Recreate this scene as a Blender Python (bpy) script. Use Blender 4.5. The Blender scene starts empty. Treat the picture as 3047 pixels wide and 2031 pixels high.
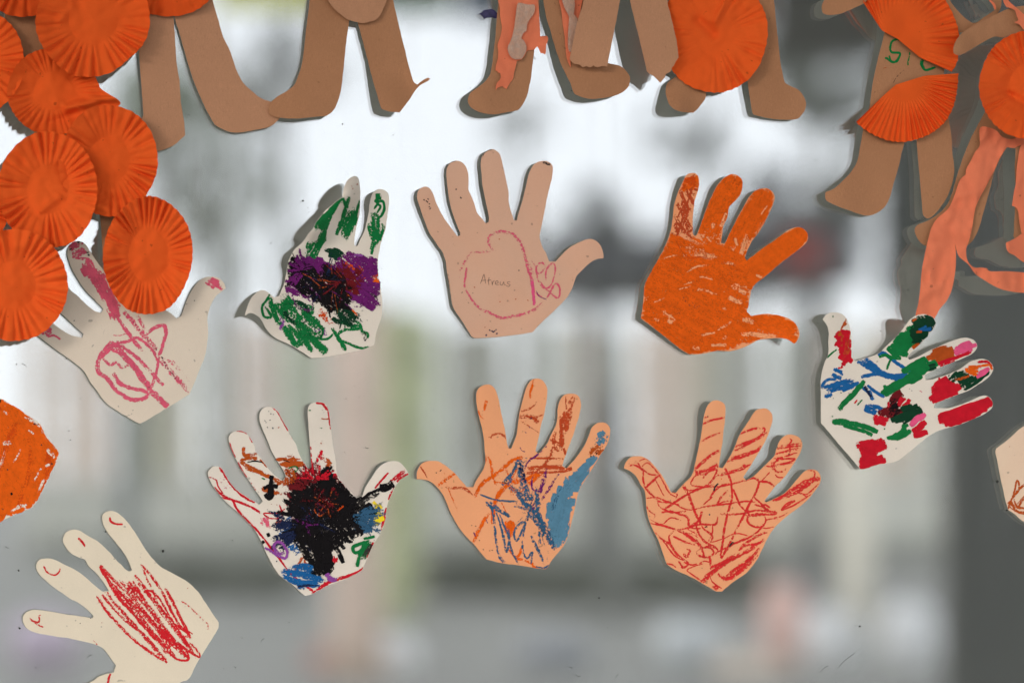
import bpy, bmesh, math, random
from mathutils import Vector, noise
from mathutils.geometry import delaunay_2d_cdt

# ------------------------------------------------------------------ frame of reference
# The glass stands in the plane y = 0.  Papers hang on its front (towards -y).
S = 0.0002625            # metres on the glass for one pixel of the 3047 px wide photograph
X0, Y0 = -700.0, 1400.0  # pixel opposite the lens (foot of the perpendicular on the glass)
D = 1.35                 # lens to glass
ZC = 1.25                # lens height
SC = bpy.context.scene
COL = SC.collection

cam = bpy.data.cameras.new('camera')
cam_o = bpy.data.objects.new('camera', cam); COL.objects.link(cam_o)
cam_o.location = (0, -D, ZC); cam_o.rotation_euler = (math.radians(90), 0, 0)
cam.sensor_width = 36.0
cam.lens = 36.0 * D / (3047 * S)
cam.shift_x = (1523.5 - X0) / 3047.0
cam.shift_y = (Y0 - 1015.5) / 3047.0
cam.clip_start = 0.05; cam.clip_end = 600
cam.dof.use_dof = True
cam.dof.focus_distance = D - 0.003
cam.dof.aperture_fstop = cam.lens / 42.0
SC.camera = cam_o

SUN_DIR = Vector((0.74, 0.66, -0.24)).normalized()     # the way the light travels
w = bpy.data.worlds.new('World'); SC.world = w; w.use_nodes = True
nt = w.node_tree; nt.nodes.clear()
out = nt.nodes.new('ShaderNodeOutputWorld'); bgn = nt.nodes.new('ShaderNodeBackground')
sky = nt.nodes.new('ShaderNodeTexSky'); sky.sky_type = 'NISHITA'; sky.sun_disc = False
sky.sun_elevation = math.asin(-SUN_DIR.z); sky.sun_rotation = math.atan2(-SUN_DIR.x, -SUN_DIR.y)
mixw = nt.nodes.new('ShaderNodeMix'); mixw.data_type = 'RGBA'
mixw.inputs['Factor'].default_value = 0.88                # closed cloud cover over the clear sky
mixw.inputs['B'].default_value = (12.9, 13.2, 13.8, 1)
nt.links.new(sky.outputs[0], mixw.inputs['A'])
nt.links.new(mixw.outputs['Result'], bgn.inputs[0])
bgn.inputs[1].default_value = 0.1
nt.links.new(bgn.outputs[0], out.inputs[0])

sl = bpy.data.lights.new('sun', 'SUN'); sl.energy = 0.9; sl.angle = math.radians(14); sl.color = (1, 0.95, 0.88)
so = bpy.data.objects.new('sun', sl); COL.objects.link(so)
so.rotation_euler = SUN_DIR.to_track_quat('-Z', 'Y').to_euler(); so.location = (-4, -5, 5)

SC.view_settings.view_transform = 'Standard'; SC.view_settings.look = 'None'
SC.view_settings.exposure = 0.68; SC.view_settings.gamma = 1.0; SC.view_settings.use_curve_mapping = False
SC.cycles.max_bounces = 10; SC.cycles.diffuse_bounces = 4; SC.cycles.glossy_bounces = 6
SC.cycles.transparent_max_bounces = 40; SC.cycles.caustics_reflective = True
SC.cycles.use_denoising = True

# ------------------------------------------------------------------ helpers
def lin(c):
    def f(v):
        v /= 255.0
        return v / 12.92 if v <= 0.04045 else ((v + 0.055) / 1.055) ** 2.4
    return tuple(f(v) for v in c)

def P(px, py, h):
    """photo pixel at height h above the glass -> world point"""
    k = (D - h) / D
    return Vector(((px - X0) * S * k, -h, ZC + (Y0 - py) * S * k))

def R(px, py, L):
    """a point L metres in front of the glass that mirrors at photo pixel px, py"""
    m = (D + L) / D
    return Vector(((px - X0) * S * m, -L, ZC + (Y0 - py) * S * m))

def rz(L):
    return (D + L) / D * S

def tag(o, label=None, cat=None, group=None, kind=None):
    if label: o['label'] = label
    if cat: o['category'] = cat
    if group: o['group'] = group
    if kind: o['kind'] = kind
    return o

def empty(name, loc):
    o = bpy.data.objects.new(name, None); COL.objects.link(o); o.location = loc
    o.empty_display_size = 0.02
    return o

def link(name, me, mat, parent=None):
    o = bpy.data.objects.new(name, me); COL.objects.link(o)
    if mat: me.materials.append(mat)
    if parent: o.parent = parent
    return o

# ------------------------------------------------------------------ materials
class N:
    def __init__(s, name):
        s.m = bpy.data.materials.new(name); s.m.use_nodes = True
        s.t = s.m.node_tree; s.t.nodes.clear()
        s.out = s.t.nodes.new('ShaderNodeOutputMaterial')
    def n(s, ty, **kw):
        nd = s.t.nodes.new(ty)
        for k, v in kw.items():
            if k.startswith('i_'): nd.inputs[k[2:].replace('_', ' ')].default_value = v
            else: setattr(nd, k, v)
        return nd
    def l(s, a, b): s.t.links.new(a, b)
    def noise(s, scale, detail=3, rough=0.6, dist=0.0):
        g = s.n('ShaderNodeNewGeometry')
        t = s.n('ShaderNodeTexNoise'); t.inputs['Scale'].default_value = scale
        t.inputs['Detail'].default_value = detail; t.inputs['Roughness'].default_value = rough
        t.inputs['Distortion'].default_value = dist
        s.l(g.outputs['Position'], t.inputs['Vector'])
        return t.outputs[0]
    def rng(s, v, a, b, c, d):
        r = s.n('ShaderNodeMapRange'); s.l(v, r.inputs[0])
        for i, x in enumerate((a, b, c, d)): r.inputs[i + 1].default_value = x
        return r.outputs[0]
    def mix(s, f, a, b):
        r = s.n('ShaderNodeMix'); r.data_type = 'RGBA'
        for sock, v in (('Factor', f), ('A', a), ('B', b)):
            if hasattr(v, 'is_output'): s.l(v, r.inputs[sock])
            elif sock == 'Factor': r.inputs[sock].default_value = v
            else: r.inputs[sock].default_value = (*v[:3], 1)
        return r.outputs['Result']
    def math(s, op, a, b):
        r = s.n('ShaderNodeMath', operation=op)
        for i, v in enumerate((a, b)):
            if hasattr(v, 'is_output'): s.l(v, r.inputs[i])
            else: r.inputs[i].default_value = v
        return r.outputs[0]

def scaled(c, k): return tuple(max(0, min(1, v * k)) for v in c)

def paper(name, rgb, stain=0.10, fibre=0.05, stain_col=None, spec=0.15, bump=0.12, translucent=0.0, back=None, strands=0.0):
    """sheet of card: fine fibre grain, faint finger marks"""
    c = lin(rgb); b = N(name)
    fine = b.rng(b.noise(1500, 4, 0.7), 0.3, 0.7, 0, 1)
    big = b.rng(b.noise(17, 4, 0.55, 0.6), 0.42, 0.75, 0, 1)
    mid = b.rng(b.noise(75, 3, 0.6), 0.52, 0.8, 0, 1)
    col = b.mix(fine, scaled(c, 1 - fibre), scaled(c, 1 + fibre))
    sc_ = lin(stain_col) if stain_col else scaled(c, 0.72)
    f1 = b.math('MULTIPLY', big, stain * 2.0)
    col = b.mix(f1, col, sc_)
    f2 = b.math('MULTIPLY', mid, stain * 1.1)
    col = b.mix(f2, col, scaled(c, 0.8))
    dots = b.rng(b.noise(260, 1, 0.3), 0.765, 0.80, 0, 0.55)
    col = b.mix(dots, col, scaled(c, 0.35))
    if strands:      # short fibres of recycled paper, lying every way
        for ang in (.5, 2.1):
            g = b.n('ShaderNodeNewGeometry'); mp = b.n('ShaderNodeMapping'); mp.inputs['Scale'].default_value = (1100, 1100, 330); mp.inputs['Rotation'].default_value = (0, ang, 0)
            b.l(g.outputs['Position'], mp.inputs['Vector']); t = b.n('ShaderNodeTexNoise'); t.inputs['Scale'].default_value = 1; t.inputs['Detail'].default_value = 2; b.l(mp.outputs[0], t.inputs['Vector'])
            col = b.mix(b.rng(t.outputs[0], .60, .74, 0, strands), col, scaled(c, 0.6)); col = b.mix(b.rng(t.outputs[0], .40, .27, 0, strands), col, scaled(c, 1.3))
        cl = b.rng(b.noise(42, 4, .65), .35, .7, 0, .6); col = b.mix(cl, col, scaled(c, .92))
    if back:         # the reverse of a single sheet
        g = b.n('ShaderNodeNewGeometry'); col = b.mix(g.outputs['Backfacing'], lin(back), col)
    p = b.n('ShaderNodeBsdfPrincipled', i_Roughness=0.85)
    p.inputs['Specular IOR Level'].default_value = spec
    b.l(col, p.inputs['Base Color'])
    bp = b.n('ShaderNodeBump', i_Strength=bump, i_Distance=0.0004)
    b.l(b.noise(900, 4, 0.7), bp.inputs['Height']); b.l(bp.outputs[0], p.inputs['Normal'])
    if translucent:
        tr = b.n('ShaderNodeBsdfTranslucent'); b.l(col, tr.inputs[0])
        ms = b.n('ShaderNodeMixShader'); ms.inputs[0].default_value = translucent
        b.l(p.outputs[0], ms.inputs[1]); b.l(tr.outputs[0], ms.inputs[2]); b.l(ms.outputs[0], b.out.inputs[0])
    else:
        b.l(p.outputs[0], b.out.inputs[0])
    return b.m

WAX = {}
def wax(key, rgb, rough=0.7, amax=0.95):
    """crayon: waxy colour that only catches the tooth of the paper (attribute: x = pressure, y = across)"""
    c = lin(rgb); b = N(key + '_crayon')
    at = b.n('ShaderNodeAttribute', attribute_name='wax')
    sx = b.n('ShaderNodeSeparateXYZ'); b.l(at.outputs['Vector'], sx.inputs[0])
    op, ac = sx.outputs[0], sx.outputs[1]
    edge = b.math('POWER', b.math('ABSOLUTE', ac, 0), 3.0)
    thr = b.math('SUBTRACT', op, b.math('MULTIPLY', edge, 0.36))
    g = b.math('ADD', b.math('MULTIPLY', b.noise(640, 3, 0.7), 0.8), b.math('MULTIPLY', b.noise(170, 2, 0.5), 0.2))
    g = b.rng(g, 0.27, 0.71, 0.0, 0.95)
    cx = b.n('ShaderNodeCombineXYZ'); b.l(b.math('MULTIPLY', ac, 1.5), cx.inputs[0]); b.l(b.math('MULTIPLY', sx.outputs[2], 42.0), cx.inputs[1])
    st = b.n('ShaderNodeTexNoise'); st.inputs['Scale'].default_value = 1.0; st.inputs['Detail'].default_value = 3.0; b.l(cx.outputs[0], st.inputs['Vector'])
    streak = b.rng(st.outputs[0], 0.3, 0.7, -0.20, 0.20)
    al = b.rng(b.math('SUBTRACT', b.math('ADD', thr, streak), g), -0.05, 0.05, 0.0, amax)
    var = b.rng(b.noise(210, 3, 0.6), 0.3, 0.7, 0, 1)
    col = b.mix(var, scaled(c, 0.88), scaled(c, 1.09))
    p = b.n('ShaderNodeBsdfPrincipled', i_Roughness=rough); p.inputs['Specular IOR Level'].default_value = 0.12
    b.l(col, p.inputs['Base Color'])
    bp = b.n('ShaderNodeBump', i_Strength=0.15, i_Distance=0.0003)
    b.l(b.noise(480, 3, 0.6), bp.inputs['Height']); b.l(bp.outputs[0], p.inputs['Normal'])
    tr = b.n('ShaderNodeBsdfTransparent'); ms = b.n('ShaderNodeMixShader')
    b.l(al, ms.inputs[0]); b.l(tr.outputs[0], ms.inputs[1]); b.l(p.outputs[0], ms.inputs[2])
    b.l(ms.outputs[0], b.out.inputs[0])
    WAX[key] = b.m

for k_, c_ in dict(red=(205, 32, 40), crimson=(196, 18, 38), green=(14, 112, 56), dark_green=(8, 56, 34), blue=(24, 92, 150),
                   slate_blue=(48, 88, 118), pale_blue=(84, 128, 152), navy=(24, 34, 66), purple=(104, 26, 100),
                   violet=(140, 70, 150), black=(14, 10, 12), rust=(178, 76, 22), brick=(186, 70, 34), pink=(222, 84, 128),
                   rose=(214, 88, 112), orange=(226, 92, 10), deep_orange=(204, 70, 8), yellow=(236, 208, 30),
                   maroon=(104, 18, 24), soot=(52, 48, 46), pencil=(96, 72, 60), salmon=(236, 150, 112),
                   scarlet=(212, 44, 44), apricot=(240, 160, 110), bone=(230, 214, 196)).items():
    wax(k_, c_, amax=0.17 if k_ == 'salmon' else 0.65 if k_ == 'pencil' else 1.0)

def plain(name, rgb, rough=0.8, var=0.15, scale=3.0):
    c = lin(rgb); b = N(name)
    col = b.mix(b.rng(b.noise(scale, 5), 0.3, 0.7, 0, 1), scaled(c, 1 - var), scaled(c, 1 + var))
    p = b.n('ShaderNodeBsdfPrincipled', i_Roughness=rough); b.l(col, p.inputs['Base Color'])
    b.l(p.outputs[0], b.out.inputs[0]); return b.m

M = dict(
    reverse=paper('paper_reverse', (226, 220, 208), 0.1),
    tan=paper('tan_card', (214, 169, 143), 0.13, stain_col=(222, 156, 118)),
    peach=paper('peach_card', (236, 163, 117), 0.10),
    peach2=paper('bright_peach_card', (236, 156, 108), 0.05),
    white=paper('white_card', (226, 215, 201), 0.15, stain_col=(205, 190, 172)),
    cream=paper('cream_card', (226, 212, 189), 0.09),
    shell=paper('shell_pink_card', (226, 198, 172), 0.12, stain_col=(225, 170, 140)),
    beige=paper('beige_card', (222, 206, 187), 0.10),
    kraft=paper('kraft_paper', (176, 125, 90), 0.16, 0.13, stain_col=(148, 100, 68), bump=0.3, strands=0.28),
    kraft_light=paper('pale_kraft_paper', (188, 137, 104), 0.14, 0.13, bump=0.3, strands=0.28),
    cup=paper('orange_crepe_paper', (230, 92, 34), 0.12, 0.04, stain_col=(216, 74, 22), spec=0.1, back=(205, 180, 160)),
    cup2=paper('deep_orange_crepe_paper', (222, 84, 30), 0.12, 0.04, stain_col=(206, 68, 18), spec=0.1, back=(205, 180, 160)),
    salmon=paper('salmon_tissue_paper', (236, 130, 94), 0.08, 0.05, stain_col=(216, 92, 58), translucent=0.1),
    glue=paper('dried_glue_film', (196, 160, 140), 0.2, 0.08, spec=0.5),
)
def glue_mat():
    b = N('torn_glue_residue'); c = lin((204, 156, 130))
    p = b.n('ShaderNodeBsdfPrincipled', i_Roughness=0.5); p.inputs['Base Color'].default_value = (*c, 1)
    al = b.rng(b.noise(200, 4, 0.7), 0.30, 0.60, 0.45, 0.80)
    tr = b.n('ShaderNodeBsdfTransparent'); ms = b.n('ShaderNodeMixShader')
    b.l(al, ms.inputs[0]); b.l(tr.outputs[0], ms.inputs[1]); b.l(p.outputs[0], ms.inputs[2]); b.l(ms.outputs[0], b.out.inputs[0])
    return b.m
M['glue'] = glue_mat()

def glass_front():
    b = N('coated_glass_front')
    gl = b.n('ShaderNodeBsdfGlossy', i_Roughness=0.0); gl.inputs['Color'].default_value = (0.975, 0.985, 1, 1)
    tr = b.n('ShaderNodeBsdfTransparent'); tr.inputs['Color'].default_value = (0.97, 0.985, 0.975, 1)
    ms = b.n('ShaderNodeMixShader'); ms.inputs[0].default_value = 0.30
    b.l(tr.outputs[0], ms.inputs[1]); b.l(gl.outputs[0], ms.inputs[2])
    # thin wiped dust film
    g = b.n('ShaderNodeNewGeometry'); mp = b.n('ShaderNodeMapping'); mp.inputs['Rotation'].default_value = (0, 0.7, 0); mp.inputs['Scale'].default_value = (60, 1, 5)
    b.l(g.outputs['Position'], mp.inputs['Vector'])
    t = b.n('ShaderNodeTexNoise'); t.inputs['Scale'].default_value = 1.0; t.inputs['Detail'].default_value = 5; b.l(mp.outputs[0], t.inputs['Vector'])
    wipe = b.rng(t.outputs[0], 0.50, 0.78, 0, 0.10); big = b.rng(b.noise(4, 3), 0.42, 0.62, 0, 1)
    fac = b.math('ADD', b.math('MULTIPLY', wipe, big), b.rng(b.noise(420, 2, .5), 0.66, 0.78, 0, 0.05))
    df = b.n('ShaderNodeBsdfDiffuse'); df.inputs[0].default_value = (.7, .7, .68, 1)
    m2 = b.n('ShaderNodeMixShader'); b.l(fac, m2.inputs[0]); b.l(ms.outputs[0], m2.inputs[1]); b.l(df.outputs[0], m2.inputs[2])
    b.l(m2.outputs[0], b.out.inputs[0])
    return b.m
def glass_back():
    b = N('glass_back_face')
    gl = b.n('ShaderNodeBsdfGlossy', i_Roughness=0.0); gl.inputs['Color'].default_value = (0.97, 0.985, 1, 1)
    tr = b.n('ShaderNodeBsdfTransparent'); tr.inputs['Color'].default_value = (0.96, 0.98, 0.965, 1)
    ms = b.n('ShaderNodeMixShader'); ms.inputs[0].default_value = 0.36
    b.l(tr.outputs[0], ms.inputs[1]); b.l(gl.outputs[0], ms.inputs[2]); b.l(ms.outputs[0], b.out.inputs[0])
    return b.m

# ------------------------------------------------------------------ mesh builders
def box_mesh(name, x0, x1, y0, y1, z0, z1, bevel=0.0):
    bm = bmesh.new(); bmesh.ops.create_cube(bm, size=1)
    for v in bm.verts:
        v.co = Vector(((x0 + x1) / 2 + v.co.x * (x1 - x0), (y0 + y1) / 2 + v.co.y * (y1 - y0), (z0 + z1) / 2 + v.co.z * (z1 - z0)))
    if bevel: bmesh.ops.bevel(bm, geom=bm.edges[:], offset=bevel, segments=2, affect='EDGES')
    me = bpy.data.meshes.new(name); bm.to_mesh(me); bm.free(); return me

def crv(pts, closed=True, step=7.0):
    """Catmull-Rom through pts; a third value marks a sharp corner"""
    n = len(pts); Q = [(p[0], p[1]) for p in pts]; C = [len(p) > 2 for p in pts]
    res = []
    segs = n if closed else n - 1
    for i in range(segs):
        p1, p2 = Q[i], Q[(i + 1) % n]
        p0 = Q[i - 1] if (closed or i > 0) else p1
        p3 = Q[(i + 2) % n] if (closed or i < n - 2) else p2
        if C[i]: p0 = (2 * p1[0] - p2[0], 2 * p1[1] - p2[1])
        if C[(i + 1) % n]: p3 = (2 * p2[0] - p1[0], 2 * p2[1] - p1[1])
        d = math.hypot(p2[0] - p1[0], p2[1] - p1[1])
        k = max(1, int(round(d / step)))
        # limit tangents so long neighbours do not overshoot short segments
        m1 = Vector(((p2[0] - p0[0]) / 2, (p2[1] - p0[1]) / 2)); m2 = Vector(((p3[0] - p1[0]) / 2, (p3[1] - p1[1]) / 2))
        if m1.length > d * 1.2: m1 *= d * 1.2 / m1.length
        if m2.length > d * 1.2: m2 *= d * 1.2 / m2.length
        for j in range(k):
            t = j / k; a = 2*t**3 - 3*t**2 + 1; b_ = t**3 - 2*t**2 + t; c = -2*t**3 + 3*t**2; e = t**3 - t**2
            res.append((a*p1[0] + b_*m1.x + c*p2[0] + e*m2.x, a*p1[1] + b_*m1.y + c*p2[1] + e*m2.y))
    if not closed: res.append(Q[-1])
    return res

def inside(poly, x, y):
    r = False; j = len(poly) - 1
    for i in range(len(poly)):
        xi, yi = poly[i]; xj, yj = poly[j]
        if (yi > y) != (yj > y) and x < (xj - xi) * (y - yi) / (yj - yi) + xi: r = not r
        j = i
    return r

def sheet(name, outline, lift, mat, parent, origin, th=0.0006, grid=16.0, seed=1):
    """a cut sheet of paper with thickness that follows lift(px, py)"""
    rnd = random.Random(seed)
    xs = [p[0] for p in outline]; ys = [p[1] for p in outline]
    pts = [Vector(p) for p in outline]; n = len(pts)
    edges = [(i, (i + 1) % n) for i in range(n)]
    y = min(ys) + grid / 2; row = 0
    while y < max(ys):
        x = min(xs) + grid * (0.25 if row % 2 else 0.75)
        while x < max(xs):
            qx, qy = x + rnd.uniform(-.15, .15) * grid, y + rnd.uniform(-.15, .15) * grid
            if inside(outline, qx, qy) and min((qx - p.x) ** 2 + (qy - p.y) ** 2 for p in pts[:n]) > (grid * 0.4) ** 2:
                pts.append(Vector((qx, qy)))
            x += grid
        y += grid; row += 1
    vs, es, fs, *_ = delaunay_2d_cdt(pts, edges, [], 1, 1e-4)
    k = len(vs)
    co = [P(v.x, v.y, lift(v.x, v.y) + th) - origin for v in vs] + [P(v.x, v.y, lift(v.x, v.y)) - origin for v in vs]
    faces = []; cnt = {}
    for f in fs:
        f = list(f)
        a = sum((vs[f[i]].x * vs[f[(i + 1) % len(f)]].y - vs[f[(i + 1) % len(f)]].x * vs[f[i]].y) for i in range(len(f)))
        if a > 0: f.reverse()           # pixel y points down
        faces.append(f); faces.append([i + k for i in reversed(f)])
        for i in range(len(f)):
            e = (f[i], f[(i + 1) % len(f)]); cnt[e] = 1
    for (a, b_) in list(cnt):
        if (b_, a) not in cnt: faces.append([b_, a, a + k, b_ + k])
    me = bpy.data.meshes.new(name); me.from_pydata(co, [], faces)
    for p in me.polygons: p.use_smooth = True
    me.set_sharp_from_angle(angle=math.radians(50))
    o = link(name, me, mat, parent); me.materials.append(M['reverse'])
    nf = 2 * len(fs)
    for i, p in enumerate(me.polygons):
        if i < nf and i % 2: p.material_index = 1
    return o

class Hand:
    """one cut-out: Empty at its middle, the card, then the crayon marks laid on the card"""
    def __init__(s, name, T, outline, mat, label, cat, group, base=0.002, bumps=(), th=0.0003, part='paper_sheet', z=0.0, bow=0.0, seed=1, grid=16.0):
        s.T = T; s.out = crv([s.t(p) + ((1,) if len(p) > 2 else ()) for p in outline]); s.seed = seed
        s.out = [(x + 1.1 * noise.noise(Vector((x / 16, y / 16, seed))), y + 1.1 * noise.noise(Vector((x / 16, y / 16, seed + 50)))) for x, y in s.out]     # scissor wobble
        s.bumps = [(*s.t(b), b[2] * T[2], b[3]) for b in bumps]; s.base = base; s.th = th
        xs = [p[0] for p in s.out]; ys = [p[1] for p in s.out]
        s.c = (sum(xs) / len(xs), sum(ys) / len(ys)); s.bow = bow
        s.o = P(s.c[0], max(ys), base); s.root = empty(name, s.o)
        tag(s.root, label, cat, group)
        s.sheet = sheet(part, s.out, s.lift, mat, s.root, s.o, th, grid=grid, seed=seed)
        s.layer = 0; s.marks = {}; s.rnd = random.Random(seed * 7 + 1)
    def t(s, p): return (s.T[0] + p[0] * s.T[2], s.T[1] + p[1] * s.T[2])
    def lift(s, x, y):
        h = s.base + min(0.0016, s.base * .7) * noise.noise(Vector((x / 150.0, y / 150.0, s.seed * 3.7)))
        for bx, by, br, bh in s.bumps:
            d2 = ((x - bx) ** 2 + (y - by) ** 2) / (br * br)
            if d2 < 9: h += bh * math.exp(-d2)
        return max(0.0004, h)
    # --- crayon
    def stroke(s, key, wd, op, pts, wob=0.12, smooth=True, feather=0.2):
        q = [s.t(p) for p in pts]
        q = crv([(a, b_) + ((1,) if not smooth else ()) for a, b_ in q], False, 4.0) if len(q) > 1 else q
        wd = wd * s.T[2] * (1.0 if key == 'pencil' else 1.38); s.layer += 1; op += 0.03
        dz = s.th + 0.00007 + s.layer * 0.0000012
        vs, fs, at = s.marks.setdefault(key, ([], [], []))
        prev = None; ph = s.rnd.uniform(0, 99)
        for i, (x, y) in enumerate(q):
            a = q[max(0, i - 1)]; b_ = q[min(len(q) - 1, i + 1)]
            tx, ty = b_[0] - a[0], b_[1] - a[1]; L = math.hypot(tx, ty) or 1
            nx, ny = -ty / L, tx / L
            end = min(1.0, 0.72 + min(i, len(q) - 1 - i) * 0.2)
            hw = wd / 2 * end * (1 + wob * 2 * noise.noise(Vector((ph, i * 0.35, 0))))
            ox = noise.noise(Vector((ph + 7, i * 0.25, 3))) * wd * wob; oy = noise.noise(Vector((ph + 17, i * 0.25, 5))) * wd * wob
            row = []
            for v in (-1, 0, 1):
                X, Y = x + ox + nx * hw * v, y + oy + ny * hw * v
                if v:                       # stop at the cut edge of the card
                    for f_ in (.8, .6, .4, .2, 0):
                        if inside(s.out, X, Y): break
                        X, Y = x + ox + nx * hw * v * f_, y + oy + ny * hw * v * f_
                row.append(len(vs)); vs.append((X, Y, dz)); at.append((op - feather * max(0, 1 - min(i, len(q) - 1 - i) / 6.0) * (len(q) > 12) + 0.10 * noise.noise(Vector((ph, i * 0.12, 9))), float(v), i * 4.0 * S + ph))
            if prev and inside(s.out, x + ox, y + oy):
                fs.append((prev[0], prev[1], row[1], row[0])); fs.append((prev[1], prev[2], row[2], row[1]))
            prev = row
    def hatch(s, key, poly, ang, gap, wd, op, jit=0.5, cont=True):
        """scribble back and forth over an area"""
        a = math.radians(ang); ca, sa = math.cos(a), math.sin(a); r = s.rnd
        rot = [(x * ca + y * sa, -x * sa + y * ca) for x, y in poly]
        v = min(p[1] for p in rot) + gap * 0.5; flip = False; pts = []
        while v < max(p[1] for p in rot):
            xs = []
            for i in range(len(rot)):
                (x1, y1), (x2, y2) = rot[i], rot[(i + 1) % len(rot)]
                if (y1 > v) != (y2 > v): xs.append(x1 + (v - y1) * (x2 - x1) / (y2 - y1))
            xs.sort()
            for i in range(0, len(xs) - 1, 2):
                j = min(gap * jit * 3, (xs[i + 1] - xs[i]) * .16)
                e = [(xs[i] + r.uniform(-j, j), v + r.uniform(-gap, gap) * jit), (xs[i + 1] + r.uniform(-j, j), v + r.uniform(-gap, gap) * jit)]
                m = ((e[0][0] + e[1][0]) / 2, (e[0][1] + e[1][1]) / 2 + r.uniform(-gap, gap) * jit)
                line = [e[0], m, e[1]]
                if flip: line.reverse()
                s.stroke(key, wd * r.uniform(.8, 1.2), op + r.uniform(-.12, .10), [(x * ca - y * sa, x * sa + y * ca) for x, y in line], feather=0.42)
            flip = not flip; v += gap * r.uniform(.75, 1.25)
    def scrawl(s, key, cx, cy, rx, ry, turns, wd, op, rot=0):
        r = s.rnd; pts = []; a0 = r.uniform(0, 6)
        for i in range(int(turns * 7)):
            a = a0 + i / 7 * 2 * math.pi; k = r.uniform(.55, 1.0); x, y = rx * k * math.cos(a), ry * k * math.sin(a)
            c, d = math.cos(rot), math.sin(rot); pts.append((cx + x * c - y * d, cy + x * d + y * c))
        s.stroke(key, wd, op, pts)
    def burst(s, key, cx, cy, r0, r1, n, wd, op, a0=0.0, a1=6.283):
        """short strokes flung outwards"""
        r = s.rnd
        for i in range(n):
            a = r.uniform(a0, a1); p, q = r0 * r.uniform(.3, 1), r1 * r.uniform(.55, 1.05); b_ = a + r.uniform(-.25, .25)
            s.stroke(key, wd * r.uniform(.6, 1.2), op + r.uniform(-.1, .1), [(cx + p * math.cos(a), cy + p * math.sin(a)), (cx + (p + q) / 2 * math.cos((a + b_) / 2), cy + (p + q) / 2 * math.sin((a + b_) / 2)), (cx + q * math.cos(b_), cy + q * math.sin(b_))], feather=.35)
    def specks(s, key, pts, wd, op=0.9):
        for x, y in pts: s.stroke(key, wd, op, [(x - wd * .5, y), (x + wd * .4, y + s.rnd.uniform(-wd, wd))])
    def done(s):
        for key, (vs, fs, at) in s.marks.items():
            if not fs: continue
            co = [P(x, y, s.lift(x, y) + dz) - s.o for x, y, dz in vs]
            name = ('pencil_writing' if key == 'pencil' else key + '_crayon_marks')
            me = bpy.data.meshes.new(name); me.from_pydata(co, [], fs)
            a = me.attributes.new('wax', 'FLOAT_VECTOR', 'POINT')
            for i, v in enumerate(at): a.data[i].vector = v
            # faces towards the camera
            bm = bmesh.new(); bm.from_mesh(me)
            for f in bm.faces:
                f.normal_update()
                if f.normal.y > 0: f.normal_flip()
                f.smooth = True
            loose = [v for v in bm.verts if not v.link_faces]
            bmesh.ops.delete(bm, geom=loose, context='VERTS'); bm.to_mesh(me); bm.free()
            tag(link(name, me, WAX[key], s.root), kind='stuff')
        return s

# ------------------------------------------------------------------ the glass and what mirrors in it
def build_pane():
    x0, x1, z0, z1, t = -0.9, 1.9, 0.02, 2.45, 0.0027
    me = bpy.data.meshes.new('window_pane')
    vs = [(x0, 0, z0), (x1, 0, z0), (x1, 0, z1), (x0, 0, z1), (x0, t, z0), (x1, t, z0), (x1, t, z1), (x0, t, z1)]
    me.from_pydata(vs, [], [(0, 1, 2, 3), (5, 4, 7, 6), (0, 4, 5, 1), (1, 5, 6, 2), (2, 6, 7, 3), (3, 7, 4, 0)])
    o = link('window_pane', me, glass_front())
    me.materials.append(glass_back()); me.polygons[1].material_index = 1
    tag(o, 'mirroring glass pane that all the paper cutouts are stuck to', 'window pane', kind='structure')
build_pane()

tag(link('sky_blocker_roof', box_mesh('sky_blocker_roof', -3.2, 4.6, -2.45, 0.9, 2.46, 2.58), plain('sky_blocker_grey', (120, 118, 112))), kind='structure')  # roof slab added out of view to block the upper sky from the papers
tag(link('interior_wall', box_mesh('interior_wall', -3.0, 4.4, 0.42, 0.5, 0.0, 2.45), plain('interior_grey', (146, 146, 141), 0.9, 0.06, 1.5)), kind='structure')

gm = plain('grey_paving', (140, 139, 135), 0.85, 0.18, 1.2)
bm = bmesh.new(); bmesh.ops.create_grid(bm, x_segments=40, y_segments=40, size=150)
me = bpy.data.meshes.new('ground'); bm.to_mesh(me); bm.free()
tag(link('ground', me, gm), kind='structure')

G_YARD = 'yard things mirrored out of focus in the glass'
def top(name, label, cat, group=G_YARD, loc=(0, 0, 0)):
    return tag(empty(name, loc), label, cat, group)
def pbox(name, mat, root, px0, px1, py0, py1, L, dep, bev=0.0, ground=False):
    a = R(px0, py1, L); c = R(px1, py0, L); o = root.location
    z0 = 0.0 if ground else a.z
    return link(name, box_mesh(name, a.x - o.x, c.x - o.x, -L - dep - o.y, -L - o.y, z0 - o.z, c.z - o.z, bev), mat, root)

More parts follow.
